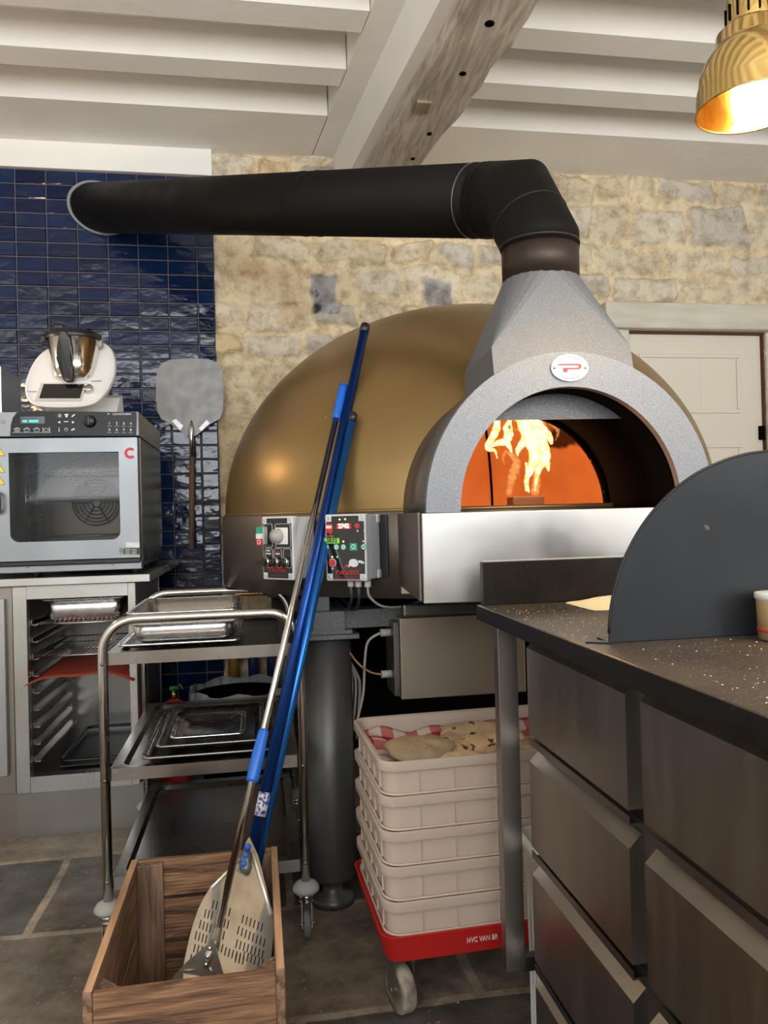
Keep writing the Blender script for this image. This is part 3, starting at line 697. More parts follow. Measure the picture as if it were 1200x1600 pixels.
on_face('stop_symbol', redl, Mx, crc(*U(880,200),.0075), YF, FT, eb)
for x in (675,742,788,918): 
    o = on_face('round_button', greenl, Mx, crc(*U(x,365),.0082), YF, FT, eb)
for x, s in ((675,'6'),(742,'9'),(788,'A'),(918,'M')): 
    on_face('button_disc', whitel, Mx, crc(*U(x,365),.006), YF-FT, .0003, eb); ftext(s,.009,U(x,365),greenl,'button_letter',.0002,y=YF-FT-.0008)
on_face('square_button', greenl, Mx, rct(*U(853,365),.022,.020), YF, FT, eb); on_face('button_ring', whitel, Mx, crc(*U(853,363),.0065), YF-FT, .0003, eb)
on_face('button_dot', greenl, Mx, crc(*U(853,363),.0042), YF-FT-.0003, .0003, eb)
on_face('red_button', redl, Mx, crc(*U(713,490),.0098), YF, .004, eb); on_face('switch_ring', whitel, Mx, crc(*U(713,490),.0115), YF, .0008, eb)
for x, z, m_ in ((767,147,lamp_y),(803,145,lamp_y),(788,322,lamp_y),(918,322,whitel),(712,443,lamp_y),(745,443,whitel),(882,240,whitel),(927,240,whitel),(713,537,whitel)): on_face('indicator', m_, Mx, crc(*U(x,z),.0026,10), YF, FT, eb)
b = MB(Mx)
def blob(pts, m_=None): b.prism([(U(x,z)[0],YF,U(x,z)[1]) for x,z in pts],(0,-FT,0))
blob([(822,480),(835,462),(860,460),(875,474),(882,500),(870,520),(850,524),(830,515),(822,500)]); blob([(880,470),(905,474),(922,488),(915,498),(895,492),(884,490)]); blob([(812,508),(826,498),(832,514),(818,526)])
eb2 = b.build('emblem', whitel, eb)
b = MB(Mx); b.prism([(U(x,z)[0],YF-.0002,U(x,z)[1]) for x,z in [(785,524),(806,504),(820,505),(812,524)]],(0,-FT,0)); b.build('emblem_red', redl, eb)
ftext('PAVESI', .0165, U(810,568), redl, 'brand_lettering', .0001, 1.45)
b = MB(Mx)
for z, w2 in ((582,.05),(603,.055),(614,.062),(626,.085)): b.prism([(x,YF,zz) for x,zz in rct(U(805,0)[0],U(0,z)[1],w2,.0013)],(0,-.0005,0))
b.build('small_print', mat('dark_red_print',(.25,.02,.02),.5), eb)
for i, x in enumerate((-.012,.012,.040)):
    b = MB(Mx); b.cyl((x,-.05,-H_/2),(x,-.05,-H_/2-.020),.0095,12); b.build('cable_gland', whitep, eb)
# switch box (left)
Mx = ctrl_box(471,854,W_,H_,D_); eb = enclosure(Mx, False); t_, n_ = Mx.to_3x3() @ Vector((1,0,0)), Mx.to_3x3() @ Vector((0,1,0))
def V(px, pz): return ((px-288)/228*W_, (367-pz)/520*H_)
def outline(cx, cz, w_, h_):
    b = MB(Mx); r = rrect(cx,cz,w_,h_,.006,3); b.tube([(x,YF,z) for x,z in r], .0006, 5, closed=True); b.build('panel_outline', whitel, eb)
outline(*V(222,262),.034,.068); outline(*V(332,265),.060,.068)
for x in (224,291,362): outline(*V(x,448),.030,.054)
b = MB(Mx); c = V(197,263); b.box((c[0]-.015,YF-.018,c[1]-.026),(c[0]+.013,YF,c[1]+.026),.003); sw = b.build('switch_body', mat('clear_guard',(.35,.37,.38),.2), eb)
on_face('green_key', greenl, Mx, rct(c[0]-.002,c[1]+.016,.022,.018), YF-.018, .004, eb); on_face('white_key', whitel, Mx, rct(c[0]-.002,c[1]-.001,.023,.015), YF-.018, .005, eb); on_face('red_key', redl, Mx, rct(c[0]-.002,c[1]-.018,.022,.018), YF-.018, .004, eb)
b = MB(Mx); r = crc(c[0]-.002,c[1]-.018,.006,16); b.tube([(x,YF-.0225,z) for x,z in r], .001, 6, closed=True); b.build('ring_mark', whitel, eb)
c = V(325,267); b = MB(Mx); b.box((c[0]-.022,YF-.006,c[1]-.024),(c[0]+.026,YF,c[1]+.024),.002); b.build('timer_plate', whitep, eb)
b = MB(Mx); b.lathe([(0,.026),(.010,.026),(.012,.020),(.019,.019),(.021,.006),(.021,0)],(c[0]-.008,YF-.004,c[1]),28,(0,-1,0)); tk = b.build('timer_dial', greyp, eb)
b = MB(Mx)
for i in range(12): a = i*pi/6; b.box((c[0]-.008+.0155*cos(a)-.0006,YF-.0245,c[1]+.0155*sin(a)-.0006),(c[0]-.008+.0155*cos(a)+.0006,YF-.0235,c[1]+.0155*sin(a)+.0006))
b.build('dial_marks', blackp, eb)
for i, x in enumerate((215,285,357)):
    c = V(x,482); b = MB(Mx); b.use(chrome).lathe([(.012,0),(.015,.002),(.015,.012),(.0125,.014)],(c[0],YF,c[1]),24,(0,-1,0)); b.use(blackp).lathe([(0,.016),(.0115,.016),(.0125,.004)],(c[0],YF,c[1]),24,(0,-1,0))
    if i == 0: b.prism([(c[0]-.028,YF-.024,c[1]-.007),(c[0]-.016,YF-.024,c[1]+.005),(c[0]+.012,YF-.024,c[1]+.005),(c[0]+.012,YF-.024,c[1]-.005)],(0,.010,0))
    if i == 1: b.box((c[0]-.010,YF-.024,c[1]-.003),(c[0]+.010,YF-.014,c[1]+.003),.001)
    b.build('rotary_switch', None, eb)
for x, z, m_, w2 in ((222,388,whitel,.014),(222,412,whitel,.018),(292,398,redl,.016),(292,414,whitel,.016)): on_face('switch_label', m_, Mx, rct(*V(x,z),w2,.0035), YF, FT, eb)
ftext('PAVESI', .0165, V(290,542), redl, 'brand_lettering', .0001, 1.4)
on_face('small_print', mat('dim_red_print',(.25,.02,.02),.5), Mx, rct(*V(288,592),.05,.0012), YF, .0005, eb)
b = MB(Mx); b.cyl((.03,-.045,-H_/2),(.03,-.045,-H_/2-.03),.011,12); b.build('cable_gland', blackp, eb)
# cables below the boxes
Mr = ctrl_box(565,853,W_,H_,D_)
def cab(name, pts, r, m_, n=8):
    P = [Vector(p) for p in pts]; out = []
    for i in range(len(P)-1):
        p0, p1, p2, p3 = P[max(i-1,0)], P[i], P[i+1], P[min(i+2,len(P)-1)]
        for k in range(n):
            t = k/n; out.append(.5*((2*p1)+(p2-p0)*t+(2*p0-5*p1+4*p2-p3)*t*t+(3*p1-p0-3*p2+p3)*t**3))
    out.append(P[-1]); b = MB(); b.tube(out, r, 8); return b.build(name, m_, ov)
for i, x in enumerate((-.014,-.010,.010,.014)): q = Mr @ Vector((x,-.05,-H_/2-.018)); cab('cable', [q, q+Vector((0,.0,-.04)), q+Vector((-.01,.04,-.07)), q+Vector((-.03,.15,-.06+.005*i))], .003, blackp)
q = Mr @ Vector((.040,-.05,-H_/2-.018)); cab('cable', [q, q+Vector((0.005,0,-.03)), q+Vector((.045,.02,-.06)), q+Vector((.12,.08,-.068)), q+Vector((.25,.18,-.05))], .0035, greyp)
# legs, ring beam, crossbars
for k, (lx, ly) in enumerate([(.193,2.262)]+[tuple((OM @ Matrix.Rotation(pi/2*i,4,'Z') @ (OM.inverted() @ Vector((.193,2.262,0)))).xy) for i in (1,2,3)]):
    b = MB(); b.lathe([(0,.79),(.073,.79),(.073,.085),(.066,.075),(.03,.07),(.028,.03),(.062,.022),(.066,.0),(0,0)],(lx,ly,0),40); lg = b.build('leg', leg_m, ov)
    b = MB(); b.box((lx-.09,ly-.085,.775),(lx+.088,ly+.08,.788),.002); b.box((lx-.075,ly-.075,.788),(lx+.07,ly+.07,.80),.002); b.build('cap_plate', hammer_dark, lg)
    b = MB(); b.box((lx-.035,ly-.03,.80+.052),(lx+.01,ly+.03,.893),.002); b.build('riser', hammer_dark, lg)
lp = [Vector((.193,2.262,0))]+[OM @ Matrix.Rotation(pi/2*i,4,'Z') @ (OM.inverted() @ Vector((.193,2.262,0))) for i in (1,2,3)]
b = MB()
for i in range(4):
    a, c = lp[i], lp[(i+1)%4]; d = (c-a).normalized(); s = d.cross(Vector((0,0,1))); a2 = a-d*.07; c2 = c+d*.07
    b.prism([a2+s*.045+Vector((0,0,.80)),c2+s*.045+Vector((0,0,.80)),c2-s*.045+Vector((0,0,.80)),a2-s*.045+Vector((0,0,.80))],(0,0,.052+.0005*i))
b.build('frame_beam', hammer_dark, ov)
# added dark sheet, its colour standing in for the shade under the oven
b = MB(OM); b.box((-.66,.28,.10),(.60,.30,.86)); b.build('shade_panel', soot_shade, ov)
# steel electrics box under the oven
b = MB(); b.box((.392,2.14,.602),(.76,2.30,.832),.002); eb = b.build('electrics_box', steel_dark if False else mat('electrics_box_steel',(.40,.34,.28),.42,.9,rvar=(3,.06)), ov)
b = MB(); b.box((.40,2.125,.836),(.80,2.16,.872),.006); b.build('mounting_lip', steel_dark, eb)
b = MB(); b.box((.375,2.15,.61),(.391,2.29,.82),.002); b.build('side_plate', steel_dark, eb)
for z in (.785,.665): b = MB(); b.cyl((.345,2.20,z),(.375,2.20,z),.011,12); b.build('cable_gland', greyp, eb)
cab('cable', [(.345,2.20,.785),(.31,2.21,.76),(.30,2.22,.70),(.295,2.24,.60),(.27,2.25,.50)], .004, cable_w)
cab('cable', [(.345,2.20,.665),(.31,2.2,.675),(.27,2.21,.71),(.23,2.3,.78)], .003, cable_b)
for i in range(4): cab('cable', [(.21+.012*i,2.33,.72),(.25+.012*i,2.32,.68-.01*i),(.26+.012*i,2.32,.60),(.24+.014*i,2.32,.45)], .0045, cable_w)
cab('cable', [(.215,2.33,.70),(.225,2.33,.62),(.23,2.33,.45)], .009, soot_shade)
# burner
p = OM.inverted() @ PD(820,787,2.55)
b = MB(OM); b.box((p.x-.05,p.y-.04,ZM),(p.x+.055,p.y+.04,ZM+.048),.002); b.build('burner_block', mat('burner_brick',(.03,.012,.007),.8), ov)
# flame
FD = 2.55
def flm(pts, parent, name, m_, seg=12, zs=.012):
    P = []; R = []
    n = len(pts); 
    for i in range((n-1)*8+1):
        t = i/8; k = min(int(t), n-2); f = t-k; g = lambda a: pts[max(0,min(n-1,a))]
        q = [.5*((2*g(k)[c])+(g(k+1)[c]-g(k-1)[c])*f+(2*g(k-1)[c]-5*g(k)[c]+4*g(k+1)[c]-g(k+2)[c])*f*f+(3*g(k)[c]-g(k-1)[c]-3*g(k+1)[c]+g(k+2)[c])*f**3) for c in range(3)]
        P.append(PD(q[0], q[1], FD+.02*sin(i*.7+pts[0][0]))); R.append(max(.0006, .82*q[2]*FD/1200*(1+.05*sin(i*1.1+pts[0][1]))))
    b = MB(); b.tube(P, R, seg); return b.build(name, m_, parent)
fl_ = thing('flame', 'bright yellow gas flame licking upwards inside the oven mouth', 'flame', PD(820,775,FD))
core = [
 [(826,768,2),(824,748,4),(832,728,9),(836,705,13),(828,685,14),(822,665,16),(815,645,15),(805,625,12),(800,606,5)],
 [(836,766,2),(838,750,4),(842,732,7),(852,715,10),(850,695,9),(840,678,13),(832,662,13),(836,640,12)],
 [(857,735,2),(855,725,6),(850,712,8),(848,690,6),(852,680,6),(862,688,3)],
 [(862,694,3),(858,682,7),(846,672,11),(834,658,13),(824,640,13),(816,622,8)],
 [(809,712,1),(809,704,5),(814,696,7),(822,685,9),(828,670,10)],
 [(777,716,1),(773,704,3),(764,702,5),(761,696,5),(768,686,7),(775,672,8),(777,658,6),(778,648,4),(777,640,1)],
 [(800,708,1),(797,700,4),(792,690,7),(794,678,8),(790,668,5),(797,658,4)],
 [(768,697,3),(778,692,6),(788,690,7),(796,684,6),(793,675,5)],
 [(801,680,2),(799,668,2),(797,655,2),(801,645,2)],
 [(822,766,2),(821,752,3),(824,738,4),(822,724,2)]]
for c in core: flm(c, fl_, 'flame_tongue', flame_core)
for c in [[(795,770,6),(799,752,9),(803,735,10),(808,722,8),(797,708,5)],[(788,725,1),(786,716,3),(790,706,4),(797,712,2)],[(812,745,1),(808,730,2),(800,715,3),(796,705,2)],
          [(868,688,1),(872,675,4),(866,665,5),(858,662,2)],[(872,665,1),(878,660,5),(885,656,4),(897,662,1)],[(848,662,2),(853,655,6),(862,650,3)],[(836,768,8),(838,755,9),(838,742,7)],[(798,662,2),(806,672,2),(812,665,2),(808,650,3)]]:
    flm(c, fl_, 'flame_wisp', flame_thin)
point('fire_light', PD(820,700,2.45), 13, (1,.60,.28), .06)
point('fire_glow', OL(.15,-.3,1.40), 9, (1,.58,.26), .10)

# ---- flue pipe
D0 = 1.93
a0_ = OL(0,cy,zt-.008); a1_ = Vector((a0_.x,a0_.y,CH+(801-378)/1200*D0))
a2_ = PD(811,313,2.02); e_ = PY(150,325,YW-.0)
fp = thing('flue_pipe', 'thick matt black flue pipe bending from the oven hood across to the tiled wall', 'flue pipe', a0_)
mid = a2_+(e_-a2_)*.10
q = a2_+(e_-a2_)*.30
b = MB(); b.tube([a0_, a1_], [.0955,.0965], 48, True); b.build('lower_pipe', flue_warm, fp)
am = a1_*.5+a2_*.5
dv = (e_-a2_).normalized()
b = MB(); b.tube([a1_-Vector((0,0,.02)), a1_, a2_, a2_+dv*.12], [.0975,.0975,.0975,.0985], 48, True, mitre=True, smooth=True); b.build('elbow', flue_m, fp)
b = MB(); b.tube([a2_+dv*.11, e_+dv*.012], [.0975,.118], 56, True); b.build('horizontal_pipe', flue_m, fp)
for (t, rr, m_) in ((.150,.0997,ringm),(.10,.0990,flue_m),(.32,.1035,flue_m),(.35,.104,flue_m)):
    L_ = (e_-a2_).length; c = a2_+dv*t*1.0 if t < .2 else a2_+dv*t*L_
    b = MB(); b.tube([c-dv*.0015,c+dv*.0015], rr if t < .2 else .0985+ t*.0205, 56); b.build('seam_band', m_, fp)
b = MB(); b.tube([a1_-Vector((0,0,.012)),a1_-Vector((0,0,.006))], .0990, 56); b.build('seam_band', flue_warm, fp)
b = MB(); mdv = (a2_-a1_).normalized(); cc = a1_+(a2_-a1_)*.42
b.tube([cc-mdv*.002,cc+mdv*.002], .0985, 56); b.build('seam_band', ringm if False else flue_warm, fp)
b = MB(); ringp = []
ux = Vector((1,0,0)); tt = dv
for i in range(64):
    a = 2*pi*i/64; u_ = tt.cross(Vector((0,0,1))).normalized(); v_ = u_.cross(tt); off = (u_*cos(a)+v_*sin(a))*.119; pnt = e_+off; k = (YW-.034-pnt.y)/tt.y; ringp.append(pnt+tt*k)
b.tube(ringp, .009, 8, closed=True); b.build('wall_collar', mat('sealant_grey',(.28,.29,.31),.6,bump=(60,1,.01)), fp)

# ================================================================== LEFT: steel base cabinet, worktop, combi oven
FY = 2.93
cxL, cxR = -.87, -.445
cab_ = thing('steel_cabinet', 'open stainless steel base cabinet with tray runners under the combi oven', 'cabinet', (-.65,3.2,0))
b = MB(); b.box((cxL,FY,.165),(cxL+.048,FY+.04,.905),.002); b.box((cxR-.028,FY,.165),(cxR,FY+.04,.905),.002); b.box((cxL+.048,FY+.001,.858),(cxR-.028,FY+.04,.905))
b.box((cxL+.048,FY+.001,.165),(cxR-.028,FY+.05,.222)); b.build('front_frame', steel, cab_)
b = MB(); b.box((cxL+.01,FY+.04,.2),(cxL+.014,3.62,.905)); b.box((cxR-.014,FY+.04,.2),(cxR-.004,3.62,.905)); b.box((cxL+.01,3.61,.2),(cxR,3.62,.905)); b.box((cxL+.01,FY+.03,.205),(cxR,3.62,.215)); b.build('inner_shell', mat('cabinet_inner_steel',(.26,.25,.235),.35,1,rvar=(4,.06)), cab_)
for k in range(9):
    z = .262+.062*k
    for s, x in ((1,cxL+.05),(-1,cxR-.015)):
        b = MB(); b.box((x,FY+.045,z),(x+s*.022,3.55,z+.0025)); b.box((x+s*.0,FY+.045,z),(x+s*.003,3.55,z+.02)); b.box((x+s*.020,FY+.045,z),(x+s*.0225,3.55,z+.006)); b.build('tray_runner', chrome, cab_)
b = MB(); b.box((cxL,FY+.03,.0),(cxR+.02,FY+.045,.166)); b.build('kickboard', mat('kickboard_steel',(.30,.285,.26),.4,1), cab_)
c2 = thing('steel_cabinet', 'closed stainless steel cabinet door at the left edge of the photo', 'cabinet', (-1.1,3.2,0))
b = MB(); b.box((-1.6,FY+.005,.165),(cxL-.002,3.62,.905),.002); b.build('body', steel_face, c2)
b = MB(); b.box((-1.55,FY-.018,.235),(cxL-.022,FY+.004,.865),.003); b.build('door', mat('cabinet_door_steel',(.42,.42,.42),.42,1,rvar=(3,.04)), c2)
b = MB(); b.box((-1.6,FY+.03,0),(cxL,FY+.045,.166)); b.build('kickboard', steel_face, c2)
tag(MB().box((-1.6,FY-.035,.907),(PY(234.5,905,FY-.035).x,YW-.03,.936),.003).build('worktop', mat('worktop_steel',(.50,.49,.47),.3,1,rvar=(4,.08))), 'stainless steel worktop carrying the combi oven on its feet', 'worktop')
# things inside the cabinet
def gn_pan(name, label, x0, x1, y0, y1, z0, z1, m_, rim=.012, flare=.012, group=None, cat='pan'):
    t = thing(name, label, cat, ((x0+x1)/2,(y0+y1)/2,z0), group); b = MB(); cx, cyy = (x0+x1)/2, (y0+y1)/2; w_, h_ = x1-x0-2*rim, y1-y0-2*rim
    L = [rrect(cx,cyy,w_-2*flare-.02,h_-2*flare-.02,.02), rrect(cx,cyy,w_-2*flare,h_-2*flare,.028), rrect(cx,cyy,w_,h_,.034)]
    Z = [z0,z0+.008,z1]; rings = [[(x,y,z) for x,y in l] for l,z in zip(L,Z)]; n = len(L[0])
    vs = sum(rings,[]); fs = [list(range(n))[::-1]]+[[r*n+j,r*n+(j+1)%n,(r+1)*n+(j+1)%n,(r+1)*n+j] for r in range(2) for j in range(n)]
    b._add(vs, fs, True); b.build('bowl', m_, t, solid=.0015)
    b = MB(); A_ = rrect(cx,cyy,w_,h_,.034); B_ = rrect(cx,cyy,w_+2*rim,h_+2*rim,.02); C_ = B_
    vs = [(x,y,z1) for x,y in A_]+[(x,y,z1+.001) for x,y in B_]+[(x,y,z1-.004) for x,y in C_]
    b._add(vs,[[r*n+j,r*n+(j+1)%n,(r+1)*n+(j+1)%n,(r+1)*n+j] for r in range(2) for j in range(n)], True); b.build('rim', m_, t, solid=.0015)
    return t
def wire_rack(name, label, x0, x1, y0, y1, z, n=14, nl=2):
    b = MB(); 
    b.tube([(x0,y0,z),(x1,y0,z),(x1,y1,z),(x0,y1,z)], .003, 6, closed=True)
    for i in range(n): x = x0+(x1-x0)*(i+1)/(n+1); b.tube([(x,y0,z+.003),(x,y1,z+.003)], .0015, 5)
    for i in range(nl): y = y0+(y1-y0)*(i+1)/(nl+1); b.tube([(x0,y,z),(x1,y,z)], .002, 5)
    return tag(b.build(name, chrome), label, 'wire rack')
ix0, ix1 = cxL+.056, cxR-.02
wire_rack('wire_rack', 'upper wire rack in the open cabinet carrying the steel pan', ix0, ix1, FY+.05, 3.5, .760, 20)
wire_rack('wire_rack', 'lower wire rack in the open cabinet, empty', ix0, ix1, FY+.05, 3.5, .642, 20)
a = PY(68,965,2.99); c = PY(190,938,2.99)
gn_pan('oven_pan', 'deep stainless steel pan on the upper rack inside the open cabinet', a.x-.012, c.x+.012, 2.985, 3.42, .766, .848, pan_steel)
b = MB()
def mat_fn(u, v):
    x = ix0-.012+(ix1-ix0+.024)*u; y = FY-.035+.46*v; return (x, y, .572+.014*sin(pi*u)+.006*sin(3.2*u*pi)*(1-v)-.018*(1-v)*(abs(u-.5)*2)**2)
b.grid(mat_fn, 16, 8); tag(b.build('baking_mat', folder_m, solid=.002), 'red-brown flexible baking mat on the cabinet runners', 'baking mat')
t = thing('baking_tray', 'shallow black baking tray low in the open cabinet', 'tray', (-.60,3.2,.221))
b = MB(); b.box((-.745,3.02,.222),(ix1-.01,3.5,.227),.002); b.build('tray_base', slate_d, t)
b = MB(); b.tube([(x,y,.245) for x,y in rrect((-.745+ix1-.01)/2,3.26,ix1-.01+.745,.48,.03)], .006, 8, closed=True); b.build('rim', slate_d, t)
# combi oven
co = thing('combi_oven', 'countertop stainless combi oven with glass door and black control panel', 'combi oven', (-.72,3.2,.936))
X1 = PY(219,760,2.93).x; X0 = -1.02; CY = 2.93; zb_, zt_ = .965, 1.53; CD = 3.56
z_pan = PY(150,683,CY).z
b = MB(); b.box((X0,CY+.03,zb_),(X0+.006,CD,z_pan)); b.box((X1-.03,CY+.03,zb_),(X1,CD,z_pan),.003); b.box((X0,CD-.01,zb_),(X1,CD,z_pan)); b.box((X0,CY+.03,zb_),(X1,CD,zb_+.03)); b.box((X0,CY+.03,z_pan-.012),(X1,CD,z_pan-.002)); b.build('body', mat('body_steel',(.17,.18,.19),.3,1,rvar=(3,.06)), co)
b = MB(); b.prism([(X0,CY-.012,z_pan+.004),(X0,CY-.002,zt_),(X0,CD,zt_),(X0,CD,z_pan+.004)],(X1-X0,0,0)); b.build('control_housing', oven_steel, co)
gx0 = PY(18,710,CY-.0).x; gx1 = PY(188,710,CY).x; gz1 = PY(100,708,CY).z; gz0 = PY(100,845,CY).z; dz0 = PY(100,874,CY).z; dz1 = z_pan-.006
dr = MB(); 
yd0, yd1 = CY-.035, CY+.028
dx0, dx1 = X0+.005, X1-.002
# door as a ring round the window (rounded lower corners)
win = [(gx0,gz1),(gx1,gz1)]+[(gx1-.03+.03*cos(t),gz0+.03+.03*sin(t)) for t in [-i*pi/12 for i in range(0,7)]]+[(gx0+.03+.03*cos(t),gz0+.03+.03*sin(t)) for t in [-pi/2-i*pi/12 for i in range(0,7)]]
outc = []
for (x, z) in win:
    ox = dx0 if x < (gx0+gx1)/2 else dx1; oz = dz0 if z < (gz0+gz1)/2 else dz1
    if x in (gx0,gx1) or True: outc.append((ox,oz))
nW = len(win); cxw, czw = (gx0+gx1)/2, (gz0+gz1)/2
for y_ in (yd0,):
    vs = [(x,yd0,z) for x,z in win]+[(x,yd0,z) for x,z in outc]+[(x,yd1,z) for x,z in win]+[(x,yd1,z) for x,z in outc]
    fs = []
    for i in range(nW):
        j = (i+1)%nW; fs += [[i,j,nW+j,nW+i],[2*nW+i,3*nW+i,3*nW+j,2*nW+j],[i,2*nW+i,2*nW+j,j],[nW+i,nW+j,3*nW+j,3*nW+i]]
    dr._add(vs, fs)
bmesh.ops.remove_doubles(dr.bm, verts=dr.bm.verts[:], dist=1e-5); bmesh.ops.dissolve_degenerate(dr.bm, edges=dr.bm.edges[:], dist=1e-5)
door = dr.build('door', oven_steel, co)
b = MB(); b.prism([(x,yd0+.012,z) for x,z in win],(0,.004,0)); b.build('door_glass', glassm, door)
b = MB(); b.box((dx0,CY-.02,PY(0,893,CY).z+.016),(dx1,CY+.03,dz0-.001),.004); b.build('door_gasket', blackp, co)
b = MB(); b.box((X0,CY-.005,zb_-.012),(X1,CY+.04,zb_+.022),.003); b.build('base_rail', oven_steel, co)
for px in (43,176): b = MB(); q = PY(px,883,CY); b.lathe([(0,.003),(.004,.002),(.005,0)],(q.x,CY-.005,zb_+.01),12,(0,-1,0)); b.build('screw', chrome, co)
for x in (X0+.22,X1-.03,X0+.22,X1-.03)[:2]:
    for y in (CY+.05,CD-.08): b = MB(); b.lathe([(0,.955),(.018,.955),(.018,.948),(.014,.944),(.016,.9365),(0,.9365)],(x,y,0),20); b.build('foot', blackp, co)
# interior: racks, side ladder, fan grille
b = MB(); b.box((gx0-.02,CY+.38,zb_+.03),(gx1+.045,CY+.39,z_pan-.015)); b.build('cavity_back', mat('cavity_steel',(.26,.23,.20),.35,1), co)
b = MB(); fx = PY(150,785,CY+.36); 
for r in (.02,.035,.05,.065,.08,.093): b.tube([(fx.x+r*cos(2*pi*i/40),CY+.362,fx.z+r*sin(2*pi*i/40)) for i in range(40)], .0025, 6, closed=True)
for i in range(6): a = i*pi/3; b.tube([(fx.x+.015*cos(a),CY+.365,fx.z+.015*sin(a)),(fx.x+.095*cos(a),CY+.365,fx.z+.095*sin(a))], .0025, 6)
b.build('fan_grille', mat('fan_dark',(.10,.09,.08),.4,.8), co)
for py in (737,779,838):
    z = PY(100,py,CY+.05).z; b = MB(); b.tube([(gx0+.035,CY+.05,z),(gx1+.02,CY+.05,z),(gx1+.02,CY+.36,z),(gx0+.035,CY+.36,z)], .0025, 6, closed=True)
    for i in range(13): x = gx0+.045+(gx1-gx0-.04)*i/12; b.tube([(x,CY+.046,z+.003),(x,CY+.36,z+.003)], .0016, 5)
    b.build('oven_rack', chrome, co)
for x in (gx0+.028,gx1+.03):
    b = MB()
    for y in (CY+.06,CY+.12,CY+.2,CY+.3): b.tube([(x,y,gz0),(x,y,gz1-.02)], .002, 5)
    for i in range(13): z = gz0+.01+(gz1-gz0-.04)*i/12; b.tube([(x,CY+.06,z),(x+.004,CY+.06,z),(x+.004,CY+.3,z)], .002, 5)
    b.build('rack_ladder', chrome, co)
# control panel
def CP(px, py): q = PY(px,py,CY-.014); return (q.x, q.z)
yc = CY-.013
def face(name, m_, pts, th=.001, y=yc, parent=co):
    b = MB(); b.prism([(x,y,z) for x,z in pts],(0,-th,0)); return b.build(name, m_, parent)
pp = [CP(16,681)]+[CP(*q) for q in ((17,664),(20,653),(26,645),(34,642))]+[CP(213,644),CP(213,681)]
cp_ = face('control_panel', mat('panel_black_glass',(.012,.011,.011),.3,spec=.2), pp, .002)
face('display_window', mat('display_dark',(.05,.048,.045),.2), [CP(*q) for q in ((32,651),(70,651),(70,662),(32,662))], .0006, yc-.002, cp_)
face('display_digits', cyan_led, [CP(*q) for q in ((35.5,656.8),(42.5,656.8),(42.5,659.8),(35.5,659.8))], .0006, yc-.0027, cp_)
face('display_digits', cyan_led, [CP(*q) for q in ((45.5,656.6),(60,656.6),(60,659.6),(45.5,659.6))], .0006, yc-.0027, cp_)
kx, kz = CP(140.5,658.5)
b = MB(); b.lathe([(0,.022),(.017,.022),(.020,.018),(.023,0)],(kx,yc-.002,kz),32,(0,-1,0)); kb = b.build('knob', blackp, cp_)
b = MB(); b.box((kx-.003,yc-.032,kz-.017),(kx+.003,yc-.022,kz+.017),.002); b.build('knob_grip', blackp, cp_)
b = MB(); yy = yc-.0024
def tx(s, px, py, size, sx=1, bold=.0002): x, z = CP(px,py); text_mb(b, s, size, (x,yy,z), Vector((1,0,0)), Vector((0,0,1)), .0003, 'CENTER', bold, sx)
for s, px, py in (('1',171,661.5),('2',182.5,661.7),('3',193.5,661.8),('4',204.5,662),('5',171,671.5),('6',182.5,671.7),('7',193.5,671.8),('8',204.5,672)):
    tx(s, px, py, .0125); x, z = CP(px,py+4.3); b.box((x-.0075,yy-.0003,z-.0003),(x+.0075,yy,z+.0004))
tx('CONVOTHERM', 190.5, 647.3, .0085, 1.1, .0001)
for (px, py) in ((170,646.8),): x, z = CP(px,py); b.prism([(x-.003,yy,z+.003),(x+.004,yy,z),(x-.003,yy,z-.003)],(0,-.0003,0))
for px, s in ((92.5,-1),(114.5,1)): x, z = CP(px,659.8); b.prism([(x-.004*s,yy,z+.005),(x+.005*s,yy,z),(x-.004*s,yy,z-.005)],(0,-.0003,0))
x, z = CP(103.5,658.8); b.box((x-.008,yy-.0003,z-.0015),(x+.008,yy,z+.0015))
b.build('panel_lettering', whitel, cp_); b = MB()
# mode pictograms: pots, steam, plate
for px in (27,42,57.5,72.5):
    x, z = CP(px,676); b.box((x-.0165,yy-.0003,z-.0005),(x+.0165,yy,z+.0005)); x, z = CP(px,671.8)
    if px < 70: b.tube([(x+q_[0],yy,z+q_[1]) for q_ in rrect(0,-.001,.017,.010,.003,3)], .0007, 5, closed=True); b.box((x-.011,yy-.0003,z+.003),(x+.011,yy,z+.0045))
    if px == 27: b.box((x-.006,yy-.0003,z+.006),(x+.006,yy,z+.0075)); b.box((x-.005,yy-.0003,z-.003),(x+.005,yy,z-.001))
    if px in (42,57.5):
        for k in (-1,0,1): b.tube([(x+k*.004,yy,z+.004),(x+k*.004+.001,yy,z+.007),(x+k*.004-.001,yy,z+.010)], .0006, 5)
    if px > 70:
        b.tube([(x+.0065*cos(2*pi*i/16),yy,z+.0065*sin(2*pi*i/16)) for i in range(16)], .0008, 5, closed=True)
        for k in (-1,1): b.box((x+k*.011-.001,yy-.0003,z-.008),(x+k*.011+.001,yy,z+.009))
    b.build('pictogram', whitel, cp_); b = MB()
x, z = CP(93.5,649.5); b.tube([(x+q_[0],yy,z+q_[1]) for q_ in rrect(0,0,.010,.011,.002,3)], .0007, 5, closed=True); b.box((x-.002,yy-.0003,z-.003),(x+.002,yy,z+.002)); b.build('pictogram', whitel, cp_); b = MB()
x, z = CP(104,649.5); b.prism([(x+u_*.001,yy,z+v_*.001) for u_,v_ in ((-7,6),(7,6),(6,1),(3.5,1),(3.5,-6),(-3.5,-6),(-3.5,1),(-6,1))],(0,-.0003,0)); b.build('pictogram', whitel, cp_); b = MB()
